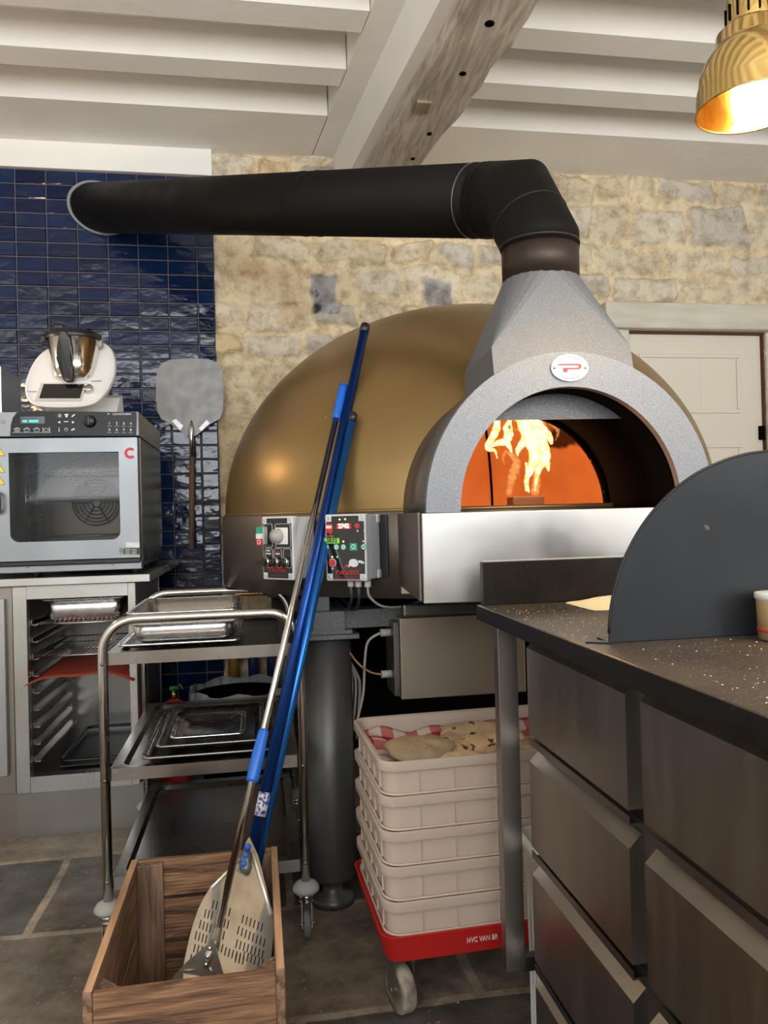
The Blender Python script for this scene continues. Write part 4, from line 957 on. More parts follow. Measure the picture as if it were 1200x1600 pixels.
x, z = CP(114.5,649.5); b.prism([(x+u_*.001,yy,z+v_*.001) for u_,v_ in ((-6,-6),(-5,-1),(4,6),(7,3),(-1,-4))],(0,-.0003,0)); b.build('pictogram', whitel, cp_); b = MB()
x, z = CP(92.5,671); b.tube([(x,yy,z-.004),(x,yy,z+.007)], .0012, 5); b.lathe([(0,.0003),(.0025,0)],(x,yy,z-.005),10,(0,-1,0)); b.build('pictogram', whitel, cp_); b = MB()
x, z = CP(103.5,671); b.tube([(x+.0055*cos(2*pi*i/16),yy,z+.0055*sin(2*pi*i/16)) for i in range(16)], .0007, 5, closed=True); b.box((x-.0005,yy-.0003,z),(x+.0005,yy,z+.004)); b.box((x,yy-.0003,z-.0005),(x+.003,yy,z+.0005)); b.build('pictogram', whitel, cp_); b = MB()
x, z = CP(113.5,671); b.lathe([(0,.0003),(.003,0)],(x-.002,yy,z-.002),10,(0,-1,0)); b.lathe([(0,.0003),(.0035,0)],(x+.004,yy,z+.001),10,(0,-1,0)); b.build('pictogram', whitel, cp_); b = MB()
b.bm.free()
b = MB(); x, z = CP(4,658.5); b.tube([(x+.007*cos(2*pi*i/20),yc+.0,z+.007*sin(2*pi*i/20)) for i in range(20)], .0007, 5, closed=True); b.box((x-.0005,yc-.0006,z-.003),(x+.0005,yc,z+.003)); b.build('power_symbol', greyp, co)
# red C emblem, warning triangles, rating plate on the door
def DP(px, py): q = PY(px,py,yd0); return (q.x, q.z)
x, z = DP(203.5,708); b = MB(); P1 = [(x+.0205*cos(t),yd0,z+.0205*sin(t)) for t in [radians(42+276*i/20) for i in range(21)]]; P2 = [(x+.0105*cos(t),yd0,z+.0105*sin(t)) for t in [radians(42+276*i/20) for i in range(20,-1,-1)]]
b.use(redl); n = 21
for i in range(20): b.prism([P1[i],P1[i+1],P2[19-i],P2[20-i]],(0,-.0008,0))
b.build('red_emblem', None, door)
for py in (706,732,751):
    x, z = DP(-1,py); o = face('warning_triangle', yel, [(x-.017,z-.013),(x+.017,z-.013),(x,z+.015)], .0006, yd0, door)
    face('warning_border', blackp, [(x-.0195,z-.0148),(x+.0195,z-.0148),(x,z+.018)], .0003, yd0, door)
face('rating_plate', whitel, [DP(*q) for q in ((197,847.5),(218,848),(218,855),(197,854.5))], .0005, yd0, door)
face('rating_plate', blackp, [DP(*q) for q in ((186,857),(218,856),(218,866.5),(186,866))], .0005, yd0, door)
b = MB()
for k in range(4):
    for j in range(3): x, z = DP(190+j*10,858.5+k*2.2); b.box((x-.010,yd0-.0008,z-.0007),(x+.008,yd0-.0004,z+.0007))
b.build('plate_print', whitel, door)
b = MB(); q = PY(-2,785,yd0); b.tube([(q.x-.01,yd0-.004,q.z-.035),(q.x+.008,yd0-.035,q.z-.03),(q.x+.012,yd0-.04,q.z),(q.x+.008,yd0-.035,q.z+.03),(q.x-.01,yd0-.004,q.z+.035)], .009, 10); b.build('door_handle', oven_steel, door)

# food processor on top
fpz = 1.531
pr = thing('food_processor', 'white thermal food processor with steel bowl on top of combi oven', 'food processor', (-.66,3.15,fpz))
YP = 3.08
Zr = lambda px, py: PY(px/5.4545, py/5.4545+480, YP)
outl = [(200,700),(215,620),(245,530),(290,450),(345,385),(410,345),(520,300),(640,272),(760,270),(860,285),(930,320),(970,380),(990,470),(985,560),(960,640),(925,710),(880,770),(820,825),(740,852),(600,862),(450,862),(330,855),(260,830),(220,780)]
P0 = [Zr(*q) for q in outl]; zlo = min(p.z for p in P0); zhi = max(p.z for p in P0)
def tilt(p, off=0):
    f = (p.z-zlo)/(zhi-zlo); d_ = p-CAM; y_ = YP-.05+.16*f; q_ = CAM+d_*(y_/d_.y); return Vector((q_.x, y_+off, max(q_.z, fpz+.004)))
b = MB(); cen = sum((tilt(p) for p in P0), Vector())/len(P0)
rings = [(1.0,.055),(1.0,.012),(.985,.0),(.955,-.006),(.93,-.004),(.90,.004)]
vs = []; n = len(P0)
for s_, o_ in rings:
    for p in P0: q_ = tilt(p); vs.append(cen+(q_-cen)*s_+Vector((0,o_,0)))
fs = [[r*n+j,r*n+(j+1)%n,(r+1)*n+(j+1)%n,(r+1)*n+j] for r in range(len(rings)-1) for j in range(n)]+[[(len(rings)-1)*n+j for j in range(n)]]+[list(range(n))[::-1]]
b._add(vs, fs, True); o = b.build('front_shell', whitep, pr)
md = o.modifiers.new('s','SUBSURF'); md.levels = md.render_levels = 2
a = Zr(330,860); c = Zr(968,600)
b = MB(); b.prism([(a.x,YP+.045,fpz),(a.x,YP+.16,fpz+.10),(a.x,YP+.22,fpz+.12),(a.x,YP+.26,fpz)],(c.x-a.x-.005,0,0)); b.build('base', whitep, pr)
def onp(pts, off=-.008):
    out = []
    for q in pts: p = Zr(*q); out.append(tilt(p, off+.003))
    return out
b = MB(); b.prism(onp([(300,800),(355,647),(748,650),(690,800)]),(0,.006,0)); b.build('screen_frame', mat('screen_frame',(.55,.52,.48),.35), pr)
b = MB(); b.prism(onp([(338,778),(378,658),(720,658),(683,778)],-.0105),(0,.004,0)); b.build('touch_screen', blackg, pr)
ctr = onp([(757,700)])[0]; ax = Vector((0,-.85,.4))
b = MB(); b.lathe([(0,.014),(.014,.014),(.017,.011),(.018,0)], ctr, 28, ax); b.build('dial', chrome, pr)
for pts in ([(230,716),(315,716),(315,722),(230,722)],[(780,628),(868,624),(868,630),(780,634)]): b = MB(); b.prism(onp(pts,-.009),(0,.003,0)); b.build('name_mark', greyp, pr)
bc = PY(114,590,YP+.045); bt = PY(114,524,YP+.045); hb = bt.z-bc.z-.030
b = MB(); bx_ = Vector((bt.x,YP+.055,bc.z-.012)); b.lathe([(0,0),(.070,0),(.078,.006),(.083,.05),(.094,hb+.022),(.099,hb+.026),(.097,hb+.03)], bx_, 40); bw_ = b.build('mixing_bowl', mat('polished_bowl',(.70,.66,.60),.12,1), pr)
b = MB(); b.lathe([(.102,hb+.020),(.105,hb+.026),(.103,hb+.044),(.085,hb+.054),(.03,hb+.058),(0,hb+.058)], bx_, 40); b.build('lid', blackp, pr)
b = MB(); b.box((bt.x-.062,YP-.02,bt.z-.0),(bt.x-.02,YP+.10,bt.z+.034),.012); b.build('lid_clamp', blackp, pr)
hp = [(500,200),(560,195),(600,260),(612,330),(618,480),(622,600),(600,622),(545,625),(515,600),(490,520),(475,440),(482,330),(495,260)]
b = MB(); vs = [PY(q[0]/5.4545,q[1]/5.4545+480,YP-.055) for q in hp]; 
for v in vs: v.y += .03*(v.z<bc.z+.03)
b.prism(vs,(0,.03,0)); o = b.build('bowl_handle', mat('handle_black',(.012,.013,.015),.22,coat=.3), pr); md = o.modifiers.new('b','BEVEL'); md.width=.006; md.segments=3
for s, px in ((-1,70),(1,154)): b = MB(); q = PY(px,533+ (4 if s>0 else -2),YP+.06); b.box(q+Vector((-.016,-.02,-.018)), q+Vector((.016,.02,.018)),.009); b.build('locking_arm', greyp if s>0 else blackp, pr)
b = MB(); q = PY(8,575,YP+.05); b.box((X0-.1,YP,fpz-.001),(q.x,YP+.25,q.z),.004); tag(b.build('steel_container', steel_v), 'sliver of a grey steel container beside the food processor, left photo edge', 'container')

# ---- aluminium peel hanging on the tiles
hp_ = thing('pizza_peel', 'silver round-cornered pizza peel with dark wooden handle hanging on blue tiles', 'pizza peel', PY(300,860,YW-.06))
YH = YW-.075
Q = lambda zx, zy: PY(zx*380/1200, 480+zy*380/1200, YH)
bl_ = [(770,360),(775,310),(800,275),(850,256),(940,252),(1030,256),(1075,275),(1098,310),(1103,360),(1103,450),(1100,510),(1085,550),(1040,575),(985,620),(968,634),(920,634),(895,615),(840,575),(795,550),(778,515),(770,450)]
b = MB(); b.prism([Q(*q) for q in bl_],(0,.0025,0)); o = b.build('blade', alu, hp_)
for pts in ([(848,562),(868,552),(905,585),(890,608)],[(980,600),(1020,556),(1035,572),(995,612)]):
    b = MB(); b.prism([Q(*q)-Vector((0,.001,0)) for q in pts],(0,-.004,0)); o=b.build('reinforcing_tab', mat('tab_white',(.72,.72,.71),.4,.3), hp_)
b = MB(); b.tube([Q(945,560)-Vector((0,.002,0)),Q(945,600)-Vector((0,.006,0)),Q(945,640)-Vector((0,.008,0)),Q(947,745)-Vector((0,.008,0))],[.004,.014,.0125,.0115],16); b.build('socket', chrome, hp_)
b = MB(); b.tube([Q(947,738)-Vector((0,.008,0)),Q(946,1190)-Vector((0,.008,0)),Q(946,1202)-Vector((0,.008,0))],[.0125,.014,.008],16); b.build('handle', woodh, hp_)
b = MB(); b.box(Q(940,590)+Vector((-.006,.003,-.006)),Q(940,590)+Vector((.006,YW-.027-YH,.006))); b.build('wall_hook', steel_dark, hp_)

# ================================================================== TROLLEY
tx0, tx1, ty0, ty1 = -.402, .106, 2.082, 2.80
tr = thing('service_trolley', 'three-tier stainless steel service trolley on castors beside the oven', 'trolley', ((tx0+tx1)/2,2.45,0))
TR = .0125; TZ = .872
for y, xa, xb in ((ty0,tx0,tx1),(ty1,tx0,tx1)):
    r = .085; P = [(xa,y,.135)]+[tuple(p) for p in arc((xa+r,y,TZ-r), r, pi, pi/2, 8, (1,0,0),(0,0,1))]+[tuple(p) for p in arc((xb-r,y,TZ-r), r, pi/2, 0, 8, (1,0,0),(0,0,1))]+[(xb,y,.135)]
    b = MB(); b.tube(P, TR, 20); fr = b.build('hoop_frame', chrome, tr)
    for x in (xa,xb):
        for z in (.76,.46,.20): 
            b = MB(); b.lathe([(0,.003),(.004,.002),(.005,0)],(x,y-TR,z),10,(0,-1,0)); b.build('bolt', steel_dark, fr)
shelf_m = mat('shelf_steel',(.33,.31,.29),.26,1,rvar=(3,.08),speck=(60,(.42,.40,.37),.72))
for z in (.785,.485,.205):
    b = MB(); a, c, e, f_ = tx0+.012, tx1-.012, ty0+.0, ty1-.0
    n = 6
    L = [rrect((a+c)/2,(e+f_)/2,c-a-.07,f_-e-.07,.02,n),rrect((a+c)/2,(e+f_)/2,c-a-.05,f_-e-.05,.03,n),rrect((a+c)/2,(e+f_)/2,c-a,f_-e,.004,n),rrect((a+c)/2,(e+f_)/2,c-a,f_-e,.004,n)]
    Z = [z-.012,z,z+.002,z-.030]; m4 = len(L[0]); vs = [(x,y,zz) for l,zz in zip(L,Z) for x,y in l]
    b._add(vs,[list(range(m4))]+[[r*m4+j,r*m4+(j+1)%m4,(r+1)*m4+(j+1)%m4,(r+1)*m4+j] for r in range(3) for j in range(m4)]); b.build('shelf', shelf_m, tr, solid=.0015)
for (x, y) in ((tx0,ty0),(tx1,ty0),(tx0,ty1),(tx1,ty1)):
    b = MB(); b.lathe([(0,.150),(.015,.150),(.030,.142),(.036,.132),(.036,.126),(.028,.118),(0,.116)],(x,y,0),32); b.build('bumper_disc', mat('bumper_grey',(.36,.33,.30),.6) if False else greyp, tr)
    b = MB(); b.use(chrome).lathe([(0,.117),(.020,.117),(.022,.108),(.017,.104),(.021,.100),(.020,.094),(0,.094)],(x,y,0),24)
    b.box((x-.014,y-.018,.030),(x-.012,y+.012,.096)); b.box((x+.012,y-.018,.030),(x+.014,y+.012,.096)); b.box((x-.014,y-.012,.092),(x+.014,y+.012,.096))
    b.cyl((x-.017,y-.006,.036),(x+.020,y-.006,.036),.004,10)
    cs = b.build('castor', None, tr)
    b = MB(); b.lathe([(0,-.010),(.022,-.010),(.033,-.009),(.0365,-.005),(.0365,.005),(.033,.009),(.022,.010),(0,.010)],(x,y-.006,.0368),32,(1,0,0)); b.build('wheel', rubber, cs)
# pans on the top shelf, nested on a shallow tray
def sheet_tray(name, label, x0, x1, y0, y1, z, m_, dep=.012, cat='tray', group=None):
    return gn_pan(name, label, x0, x1, y0, y1, z, z+dep, m_, .008, .010, group, cat)
sheet_tray('serving_tray', 'shallow steel tray under the nested pans on top trolley shelf', -.372, -.052, 2.10, 2.58, .790, pan_steel)
gn_pan('oven_pan', 'lower of two nested steel pans on the top trolley shelf', -.355, -.055, 2.13, 2.54, .797, .852, pan_steel)
gn_pan('oven_pan', 'upper of two nested steel pans, warm-reflecting rim, on top trolley shelf', -.352, -.058, 2.135, 2.535, .826, .880, pan_steel)
dk_pan = mat('dark_used_pan',(.30,.28,.26),.28,1,rvar=(20,.1))
sheet_tray('baking_tray', 'largest shallow steel tray on the middle trolley shelf, under the others', -.315, .03, 2.10, 2.62, .489, dk_pan, .014)
gn_pan('oven_pan', 'medium dark steel pan nested in the large tray on middle trolley shelf', -.285, .012, 2.14, 2.58, .497, .519, dk_pan)
sheet_tray('pan_lid', 'small rectangular steel lid on top of trays on middle trolley shelf', -.25, -.045, 2.17, 2.42, .520, pan_steel, .012, 'pan lid')

# things behind the trolley by the wall: bin with clear bag, red bottle with green valve, copper pipe
bn = thing('waste_bin', 'dark round bin lined with a clear bag against the back wall', 'bin', (-.09,3.40,0))
b = MB(); b.lathe([(0,.01),(.15,.01),(.16,0),(.20,.36),(.205,.375),(.195,.37)],(-.09,3.40,0),40); b.build('bin_body', soot_shade, bn)
b = MB(); 
def bagf(u, v):
    a = 2*pi*u; k = .004*sin(a*17)+.003*sin(a*29+1); r = .207+k+ (.004 if v < .5 else 0); z = [.33,.38,.41,.405][min(3,int(v*3.99))]; z = .31+.095*v+.008*sin(a*7)*v; return (-.09+(r+.006*sin(pi*v))*cos(a), 3.40+(r+.006*sin(pi*v))*sin(a), z)
b.grid(bagf, 160, 6); b.build('clear_liner', bag_m, bn)
gb = thing('gas_canister', 'small red canister with green valve behind the trolley', 'canister', (-.36,3.30,0))
b = MB(); b.lathe([(0,0),(.055,0),(.058,.01),(.058,.33),(.045,.37),(.02,.385),(.012,.39)],(-.36,3.30,0),32); b.build('bottle', redp, gb)
b = MB(); b.cyl((-.36,3.30,.385),(-.36,3.30,.425),.010,12); b.build('valve_stem', brass, gb)
b = MB(); b.box((-.375,3.29,.425),(-.34,3.31,.44),.003); b.tube([(-.355,3.29,.43),(-.33,3.28,.45),(-.32,3.28,.43)], .004, 8); b.build('valve_handle', mat('green_valve',(.03,.25,.05),.4), gb)
b = MB(); Yc = YW-.05
cpn = [PY(*q, Yc) for q in ((364,942),(364,930),(372,928),(405,927),(436,929))]
b.tube(cpn, .010, 10); cp1 = tag(b.build('copper_pipe', copper), 'copper water pipe with a stop valve on the back wall below the oven', 'pipe')
b = MB(); q = PY(364,945,Yc); b.cyl(q+Vector((-.02,-.012,0)), q+Vector((.02,-.012,0)), .009, 12); q = PY(408,927,Yc); b.lathe([(0,.02),(.01,.015),(.012,0)], q+Vector((0,-.006,0)), 14, (0,-1,0)); b.build('stop_valve', chrome, cp1)
b = MB(); g = [PY(*q, Yc) for q in ((436,926),(440,935),(440,1000),(425,1070))]; b.tube(g, .014, 10); tag(b.build('waste_pipe', mat('pipe_cream',(.42,.38,.32),.5)), 'cream waste pipe running down the back wall behind the trolley', 'pipe')
for i, (px, m_, nm, w2) in enumerate(((365,yel,'yellow',.028),(396,bluep,'blue',.026),(425,bluep,'blue',.026))):
    q = PY(px,1040,YW-.08); b = MB(); b.lathe([(0,.0),(w2,.0),(w2,.13),(w2*.5,.16),(w2*.45,.19),(0,.19)],(q.x,q.y,.30),20)
    if i == 0: sh = MB(); sh.box((PY(345,1100,YW-.10).x-.05,YW-.16,.28),(PY(440,1100,YW-.10).x+.05,YW-.03,.2995)); tag(sh.build('low_shelf', soot_shade), 'dark low shelf on the back wall holding bottles behind the trolley', 'shelf')
    tag(b.build('cleaning_bottle', mat('dull_'+nm+str(i),(.30,.17,.02) if nm=='yellow' else (.01,.025,.12),.5)), ['yellow cleaning bottle behind the trolley by the back wall','blue cleaning bottle beside the yellow one behind the trolley','blue cleaning bottle furthest right, behind the trolley and the peel poles'][i], 'bottle', 'cleaning bottles behind the trolley')

# ================================================================== WOODEN CRATE
wx0, wx1, wy0, wy1, wz = -.318, .030, 1.405, 1.935, .31
wc = thing('wooden_crate', 'old open wooden fruit crate on the slate floor holding pizza peels', 'crate', ((wx0+wx1)/2,(wy0+wy1)/2,0))
rs = random.Random(4)
def plank(name, a, c, m_, wob=.0015):
    b = MB(); a = Vector(a); c = Vector(c); b.box(a, c, .0022)
    for v in b.bm.verts: v.co += Vector([rs.uniform(-wob,wob) for _ in range(3)])*.4
    return b.build(name, m_, wc)
t = .016
plank('end_board', (wx0+t,wy0,.155),(wx1-t,wy0+t,wz-.004), crate_x); plank('end_board', (wx0+t,wy0,.012),(wx1-t,wy0+t,.148), crate_x)
for z0_, z1_ in ((.222,wz),(.118,.212),(.012,.108)): plank('end_board', (wx0+t,wy1-t,z0_),(wx1-t,wy1,z1_-.0), crate_x)
for x in (wx0,wx1-t):
    plank('side_board', (x,wy0-.001,.155),(x+t,wy1+.001,wz), crate_y); plank('side_board', (x,wy0-.001,.012),(x+t,wy1+.001,.150), crate_y)
    b = MB(); b.box((x+.0008,wy0+.002,wz-.0008),(x+t-.0008,wy1-.002,wz+.0006)); b.build('top_edge', crate_edge, wc)
for (x, y) in ((wx0+t,wy0+t),(wx1-t,wy0+t),(wx0+t,wy1-t),(wx1-t,wy1-t)):
    sx = 1 if x < -.1 else -1; sy = 1 if y < 1.6 else -1
    b = MB(); k = .050 if sy > 0 else .052
    if sy > 0: b.prism([(x,y,.012),(x+sx*k,y,.012),(x,y+sy*k,.012)],(0,0,wz-.022))
    else: b.box((x,y,.012),(x+sx*.060,y-.018,wz-.003),.002)
    b.build('corner_post', crate_z, wc)
plank('bottom_board', (wx0+t,wy0+t,.0),(wx1-t,wy1-t,.012), crate_x)

# ================================================================== PEELS LEANING IN THE CRATE
def pole(name, p0, p1, r, m_, parent, seg=20): b = MB(); b.tube([p0,p1], r, seg); return b.build(name, m_, parent)
PA0, PA1, PS0, PS1, PC0, PC1 = 1.86, 2.375, 1.89, 2.232, 1.64, 2.31
# long blue peel with perforated head
p0 = PY(391,1345,PA0); p1 = PY(571.5,506,PA1)
A1 = thing('pizza_peel', 'long blue-handled perforated peel, tallest one leaning from the crate', 'pizza peel', (p0.x,p0.y,.02), 'peels leaning in the wooden crate')
d_ = (p1-p0).normalized(); pole('handle', p0, p1-d_*.035, .0145, blue_al, A1)
b = MB(); b.tube([p1-d_*.035,p1-d_*.006,p1],[.0152,.0147,.009],20); b.build('end_cap', blackp, A1)
b = MB(); q = p0+d_*.13+Vector((-.004,-.0155,0)); s_ = d_.cross(Vector((0,1,0))).normalized(); b.tube([p0+d_*.10,p0+d_*.155], .0148, 20); st_ = b.build('sticker', mat('sticker_mix',(.55,.52,.50),.5,speck=(120,(.02,.06,.3),.5)), A1)
_h0, _h1, _h2 = PY(389,1307,1.835), PY(330,1500,1.625), PY(420,1500,1.640); _hn = (_h1-_h0).cross(_h2-_h0)
def HP(zx, zy):
    r_ = ray(260+zx/5.715, 1280+zy/5.715); return CAM+r_*((_h0-CAM).dot(_hn)/r_.dot(_hn))
head = [(740,155),(790,260),(820,330),(950,840),(957,950),(955,1050),(935,1240),(910,1420),(880,1520),(150,1520),(150,1330),(165,1240),(200,1080),(240,930),(285,800),(330,710),(395,605),(540,460),(610,375),(690,310),(705,215)]
b = MB(); b.use(alu_w).prism([HP(*q) for q in head],(0,.002,0))
hd_ = b.build('perforated_head', None, A1)
b = MB(); slots = []
def row(x0, y0, n, dx, dy, L=75): 
    for i in range(n): slots.append((x0+i*dx, y0+i*dy, L))
row(415,760,2,32,10); row(345,840,3,30,8); row(300,935,4,30,14); row(262,1035,4,30,12); row(248,1150,3,32,10); row(215,1240,2,32,8)
row(530,815,2,32,12); row(488,915,3,30,12); row(475,1030,2,34,8); row(465,1140,2,30,12)
row(680,890,6,34,15); row(640,990,8,33,16); row(625,1110,8,33,14); row(525,1180,5,32,12); row(690,1215,6,33,14); row(620,1240,3,32,10)
for (x, y, L) in slots:
    a, c = HP(x+10,y-L/2)+Vector((0,-.0004,0)), HP(x-6,y+L/2)+Vector((0,-.0004,0)); b.prism([a+Vector((-.0013,0,0)),a+Vector((.0013,0,0)),c+Vector((.0013,0,0)),c+Vector((-.0013,0,0))],(0,-.0004,0))
b.build('perforations', slotm, hd_)
b = MB(); P = [HP(*q)+Vector((0,-.003,0)) for q in ((770,290),(800,400),(860,590),(940,850))]; b.tube(P, .0045, 8); P = [HP(*q)+Vector((0,-.003,0)) for q in ((660,350),(545,465),(400,610))]; b.tube(P, .0035, 8); b.build('folded_edge', mat('bright_fold',(.78,.74,.66),.35,.6), hd_)
b = MB(); P = [HP(725,230)+Vector((0,-.004,0)),HP(710,330)+Vector((0,-.010,0)),HP(712,430)+Vector((0,-.008,0)),HP(725,500)+Vector((0,0,0))]; b.tube(P,[.006,.013,.014,.004],14); b.build('socket', alu, hd_)
for q in ((728,205),(708,280),(692,355)): b = MB(); b.lathe([(0,.007),(.005,.0065),(.0075,0)], HP(*q)+Vector((0,-.026,0)), 16, (0,-1,.2)); b.build('blue_rivet', bluep, hd_)
# shorter blue pole (head down in the crate)
p0 = PY(403,1345,PS0); p1 = PY(553,645,PS1); d_ = (p1-p0).normalized(); q0 = p0-d_*.20
A2 = thing('pizza_peel', 'shorter blue-handled peel standing right of the tallest one in the crate', 'pizza peel', (q0.x,q0.y,.02), 'peels leaning in the wooden crate')
pole('handle', q0, p1-d_*.03, .0118, blue_lt, A2); b = MB(); b.tube([p1-d_*.03,p1-d_*.006,p1],[.0124,.0120,.008],20); b.build('end_cap', blackp, A2)
b = MB(); b.prism([q0+Vector((-.10,0,-.10)),q0+Vector((.09,0,-.10)),q0+Vector((.05,.01,0)),q0+Vector((-.05,.01,0))],(0,.002,0)); b.build('blade', alu, A2)
# silver turning peel with sliding blue grip
p0 = PY(335,1475,PC0); p1 = PY(537,602,PC1); d_ = (p1-p0).normalized()
A3 = thing('turning_peel', 'thin silver turning peel with blue sliding grip and small dark triangular head', 'turning peel', (p0.x,p0.y,.1), 'peels leaning in the wooden crate')
L_ = (p1-p0).length
def at3(py): 
    # point of the pole seen at image row py
    lo, hi = 0., 1.
    for _ in range(40):
        mdd = (lo+hi)/2; w_ = p0+(p1-p0)*mdd-CAM; yy_ = 800-FPX*w_.dot(CU)/w_.dot(fw)
        if yy_ > py: lo = mdd
        else: hi = mdd
    return p0+(p1-p0)*lo
pole('handle', p0, at3(645), .0085, chrome, A3)
b = MB(); b.tube([at3(655),at3(652),at3(625),at3(612),at3(603),at3(599)],[.0115,.012,.0135,.0125,.014,.009],18); b.build('end_grip', bluep, A3)
b = MB(); b.tube([at3(1222),at3(1218),at3(1180),at3(1145),at3(1140)],[.0125,.0145,.0150,.0125,.011],18); b.build('sliding_grip', bluep, A3)
def TP_(zx, zy, o=0): return PY(260+zx/5.715, 1280+zy/5.715, 1.60-o)
b = MB(); b.prism([TP_(*q) for q in ((405,1060),(430,1110),(515,1400),(530,1480),(30,1480),(60,1410),(180,1280),(370,1120))],(0,.002,0)); th = b.build('head', darkalu, A3)
b = MB(); b.tube([p0+d_*.03,p0,TP_(375,1210,.004),TP_(350,1330,.002)],[.009,.010,.009,.004],12); b.tube([TP_(385,1320,.002),TP_(425,1405,.002)],.003,8); b.tube([TP_(150,1350,.002),TP_(255,1345,.002)],.002,8); b.build('spine', mat('spine_alu',(.40,.37,.33),.45,.8), th)
for q in ((388,1155),(370,1230),(355,1300)): b = MB(); b.lathe([(0,.004),(.003,.003),(.0045,0)], TP_(q[0],q[1],.008), 12, (0,-1,0)); b.build('rivet', chrome, th)

# ================================================================== DOUGH CRATES ON RED DOLLY
DR = Matrix.Translation(Vector((.253,1.668,0))) @ Matrix.Rotation(radians(2.0),4,'Z')
cw, cd = .60, .40
def dough_crate(k, z0, h, label):
    t = thing('dough_crate', label, 'crate', DR @ Vector((cw/2,cd/2,z0)), 'stacked plastic dough crates')
    n = 6
    def loop(ins, r, z): return [(x,y,z) for x,y in rrect(cw/2,cd/2,cw-2*ins,cd-2*ins,r,n)]
    L = [loop(.013,.035,z0),loop(.011,.035,z0+h-.022),loop(.001,.04,z0+h-.022),loop(0,.04,z0+h-.019),loop(0,.04,z0+h-.001),loop(.002,.038,z0+h),loop(.006,.036,z0+h),loop(.014,.03,z0+h-.004),loop(.016,.03,z0+.004)]
    m_ = len(L[0]); b = MB(DR); b._add(sum(L,[]), [[r*m_+j,r*m_+(j+1)%m_,(r+1)*m_+(j+1)%m_,(r+1)*m_+j] for r in range(len(L)-1) for j in range(m_)]+[[(len(L)-1)*m_+j for j in range(m_)]]+[list(range(m_))[::-1]], True)
    o = b.build('shell', dough_cr, t)
    md = o.modifiers.new('e','EDGE_SPLIT'); md.split_angle = radians(40)
    b = MB(DR)
    for i, x in enumerate((.09,.17,.27,.37,.46,.53)): b.box((x-.0012,.0085,z0+.004),(x+.0012,.014,z0+h-.020),.001)
    for y in (.06,.13,.20,.27,.34): b.box((.0085,y-.0012,z0+.004),(.014,y+.0015,z0+h-.020),.001)
    b.tube([(x,y,z0+.003) for x,y in rrect(cw/2,cd/2,cw-.016,cd-.016,.04,n)], .003, 6, closed=True)
    b.build('rib', dough_cr, t); return t
cz = .192; ch = .0775
labs = ['bottom milky plastic dough crate, standing on the red dolly','second milky plastic dough crate up from the red dolly','middle milky plastic dough crate of the stack of five','fourth milky dough crate, directly under the one with bread','topmost milky plastic dough crate, filled with flatbreads']
k0 = dough_crate(0, cz, ch, labs[0])
for i in range(1,5): dup(k0, (0,0,ch*i), labs[i])
ct = cz+ch*5
dl = thing('dolly', 'red plastic dolly with worn cream wheels under the dough crates', 'dolly', DR @ Vector((cw/2,cd/2,0)))
b = MB(DR); n = 6
def loop(ins, r, z): return [(x,y,z) for x,y in rrect(cw/2,cd/2,cw-2*ins,cd-2*ins,r,n)]
L = [loop(.012,.03,.135),loop(.008,.035,.137),loop(-.004,.035,.19),loop(-.006,.035,.197),loop(-.002,.035,.198),loop(.001,.03,.1915)]; m_ = len(L[0])
b._add(sum(L,[]), [[r*m_+j,r*m_+(j+1)%m_,(r+1)*m_+(j+1)%m_,(r+1)*m_+j] for r in range(len(L)-1) for j in range(m_)]+[[(len(L)-1)*m_+j for j in range(m_)]]+[list(range(m_))[::-1]], True); o = b.build('deck', redp, dl); md = o.modifiers.new('e','EDGE_SPLIT'); md.split_angle = radians(35)
b = MB(); exd = DR.to_3x3() @ Vector((1,0,0)); text_mb(b, 'HVC VAN BR', .0185, DR @ Vector((.187,-.0005,.168)), exd, Vector((0,-.2,1)).normalized(), .0008, 'LEFT', 0, .68); b.build('lettering', mat('dolly_print',(.75,.65,.60),.5), dl)
for (x, y, a_) in ((.045,.055,.25),(.55,.055,.5),(.07,.35,-.3),(.55,.35,.2)):
    M2 = DR @ Matrix.Translation(Vector((x,y,0))) @ Matrix.Rotation(a_,4,'Z')
    b = MB(M2); b.box((-.028,-.03,.129),(.028,.03,.136),.002); 
    for s in (-1,1): b.prism([(s*.022,-.025,.13),(s*.022,.03,.13),(s*.022,.015,.045),(s*.022,-.015,.04)],(s*.003,0,0))
    b.cyl((-.027,0,.053),(.027,0,.053),.007,12); cs = b.build('castor', mat('castor_zinc',(.30,.28,.25),.45,.9) if 'castor_zinc' not in MATS else MATS['castor_zinc'], dl)
    b = MB(M2); b.lathe([(0,-.014),(.012,-.014),(.030,-.012),(.034,-.017),(.050,-.016),(.0525,-.012),(.0525,.012),(.050,.016),(.034,.017),(.030,.012),(.012,.014),(0,.014)],(0,0,.053),36,(1,0,0)); b.build('wheel', castorm, cs)
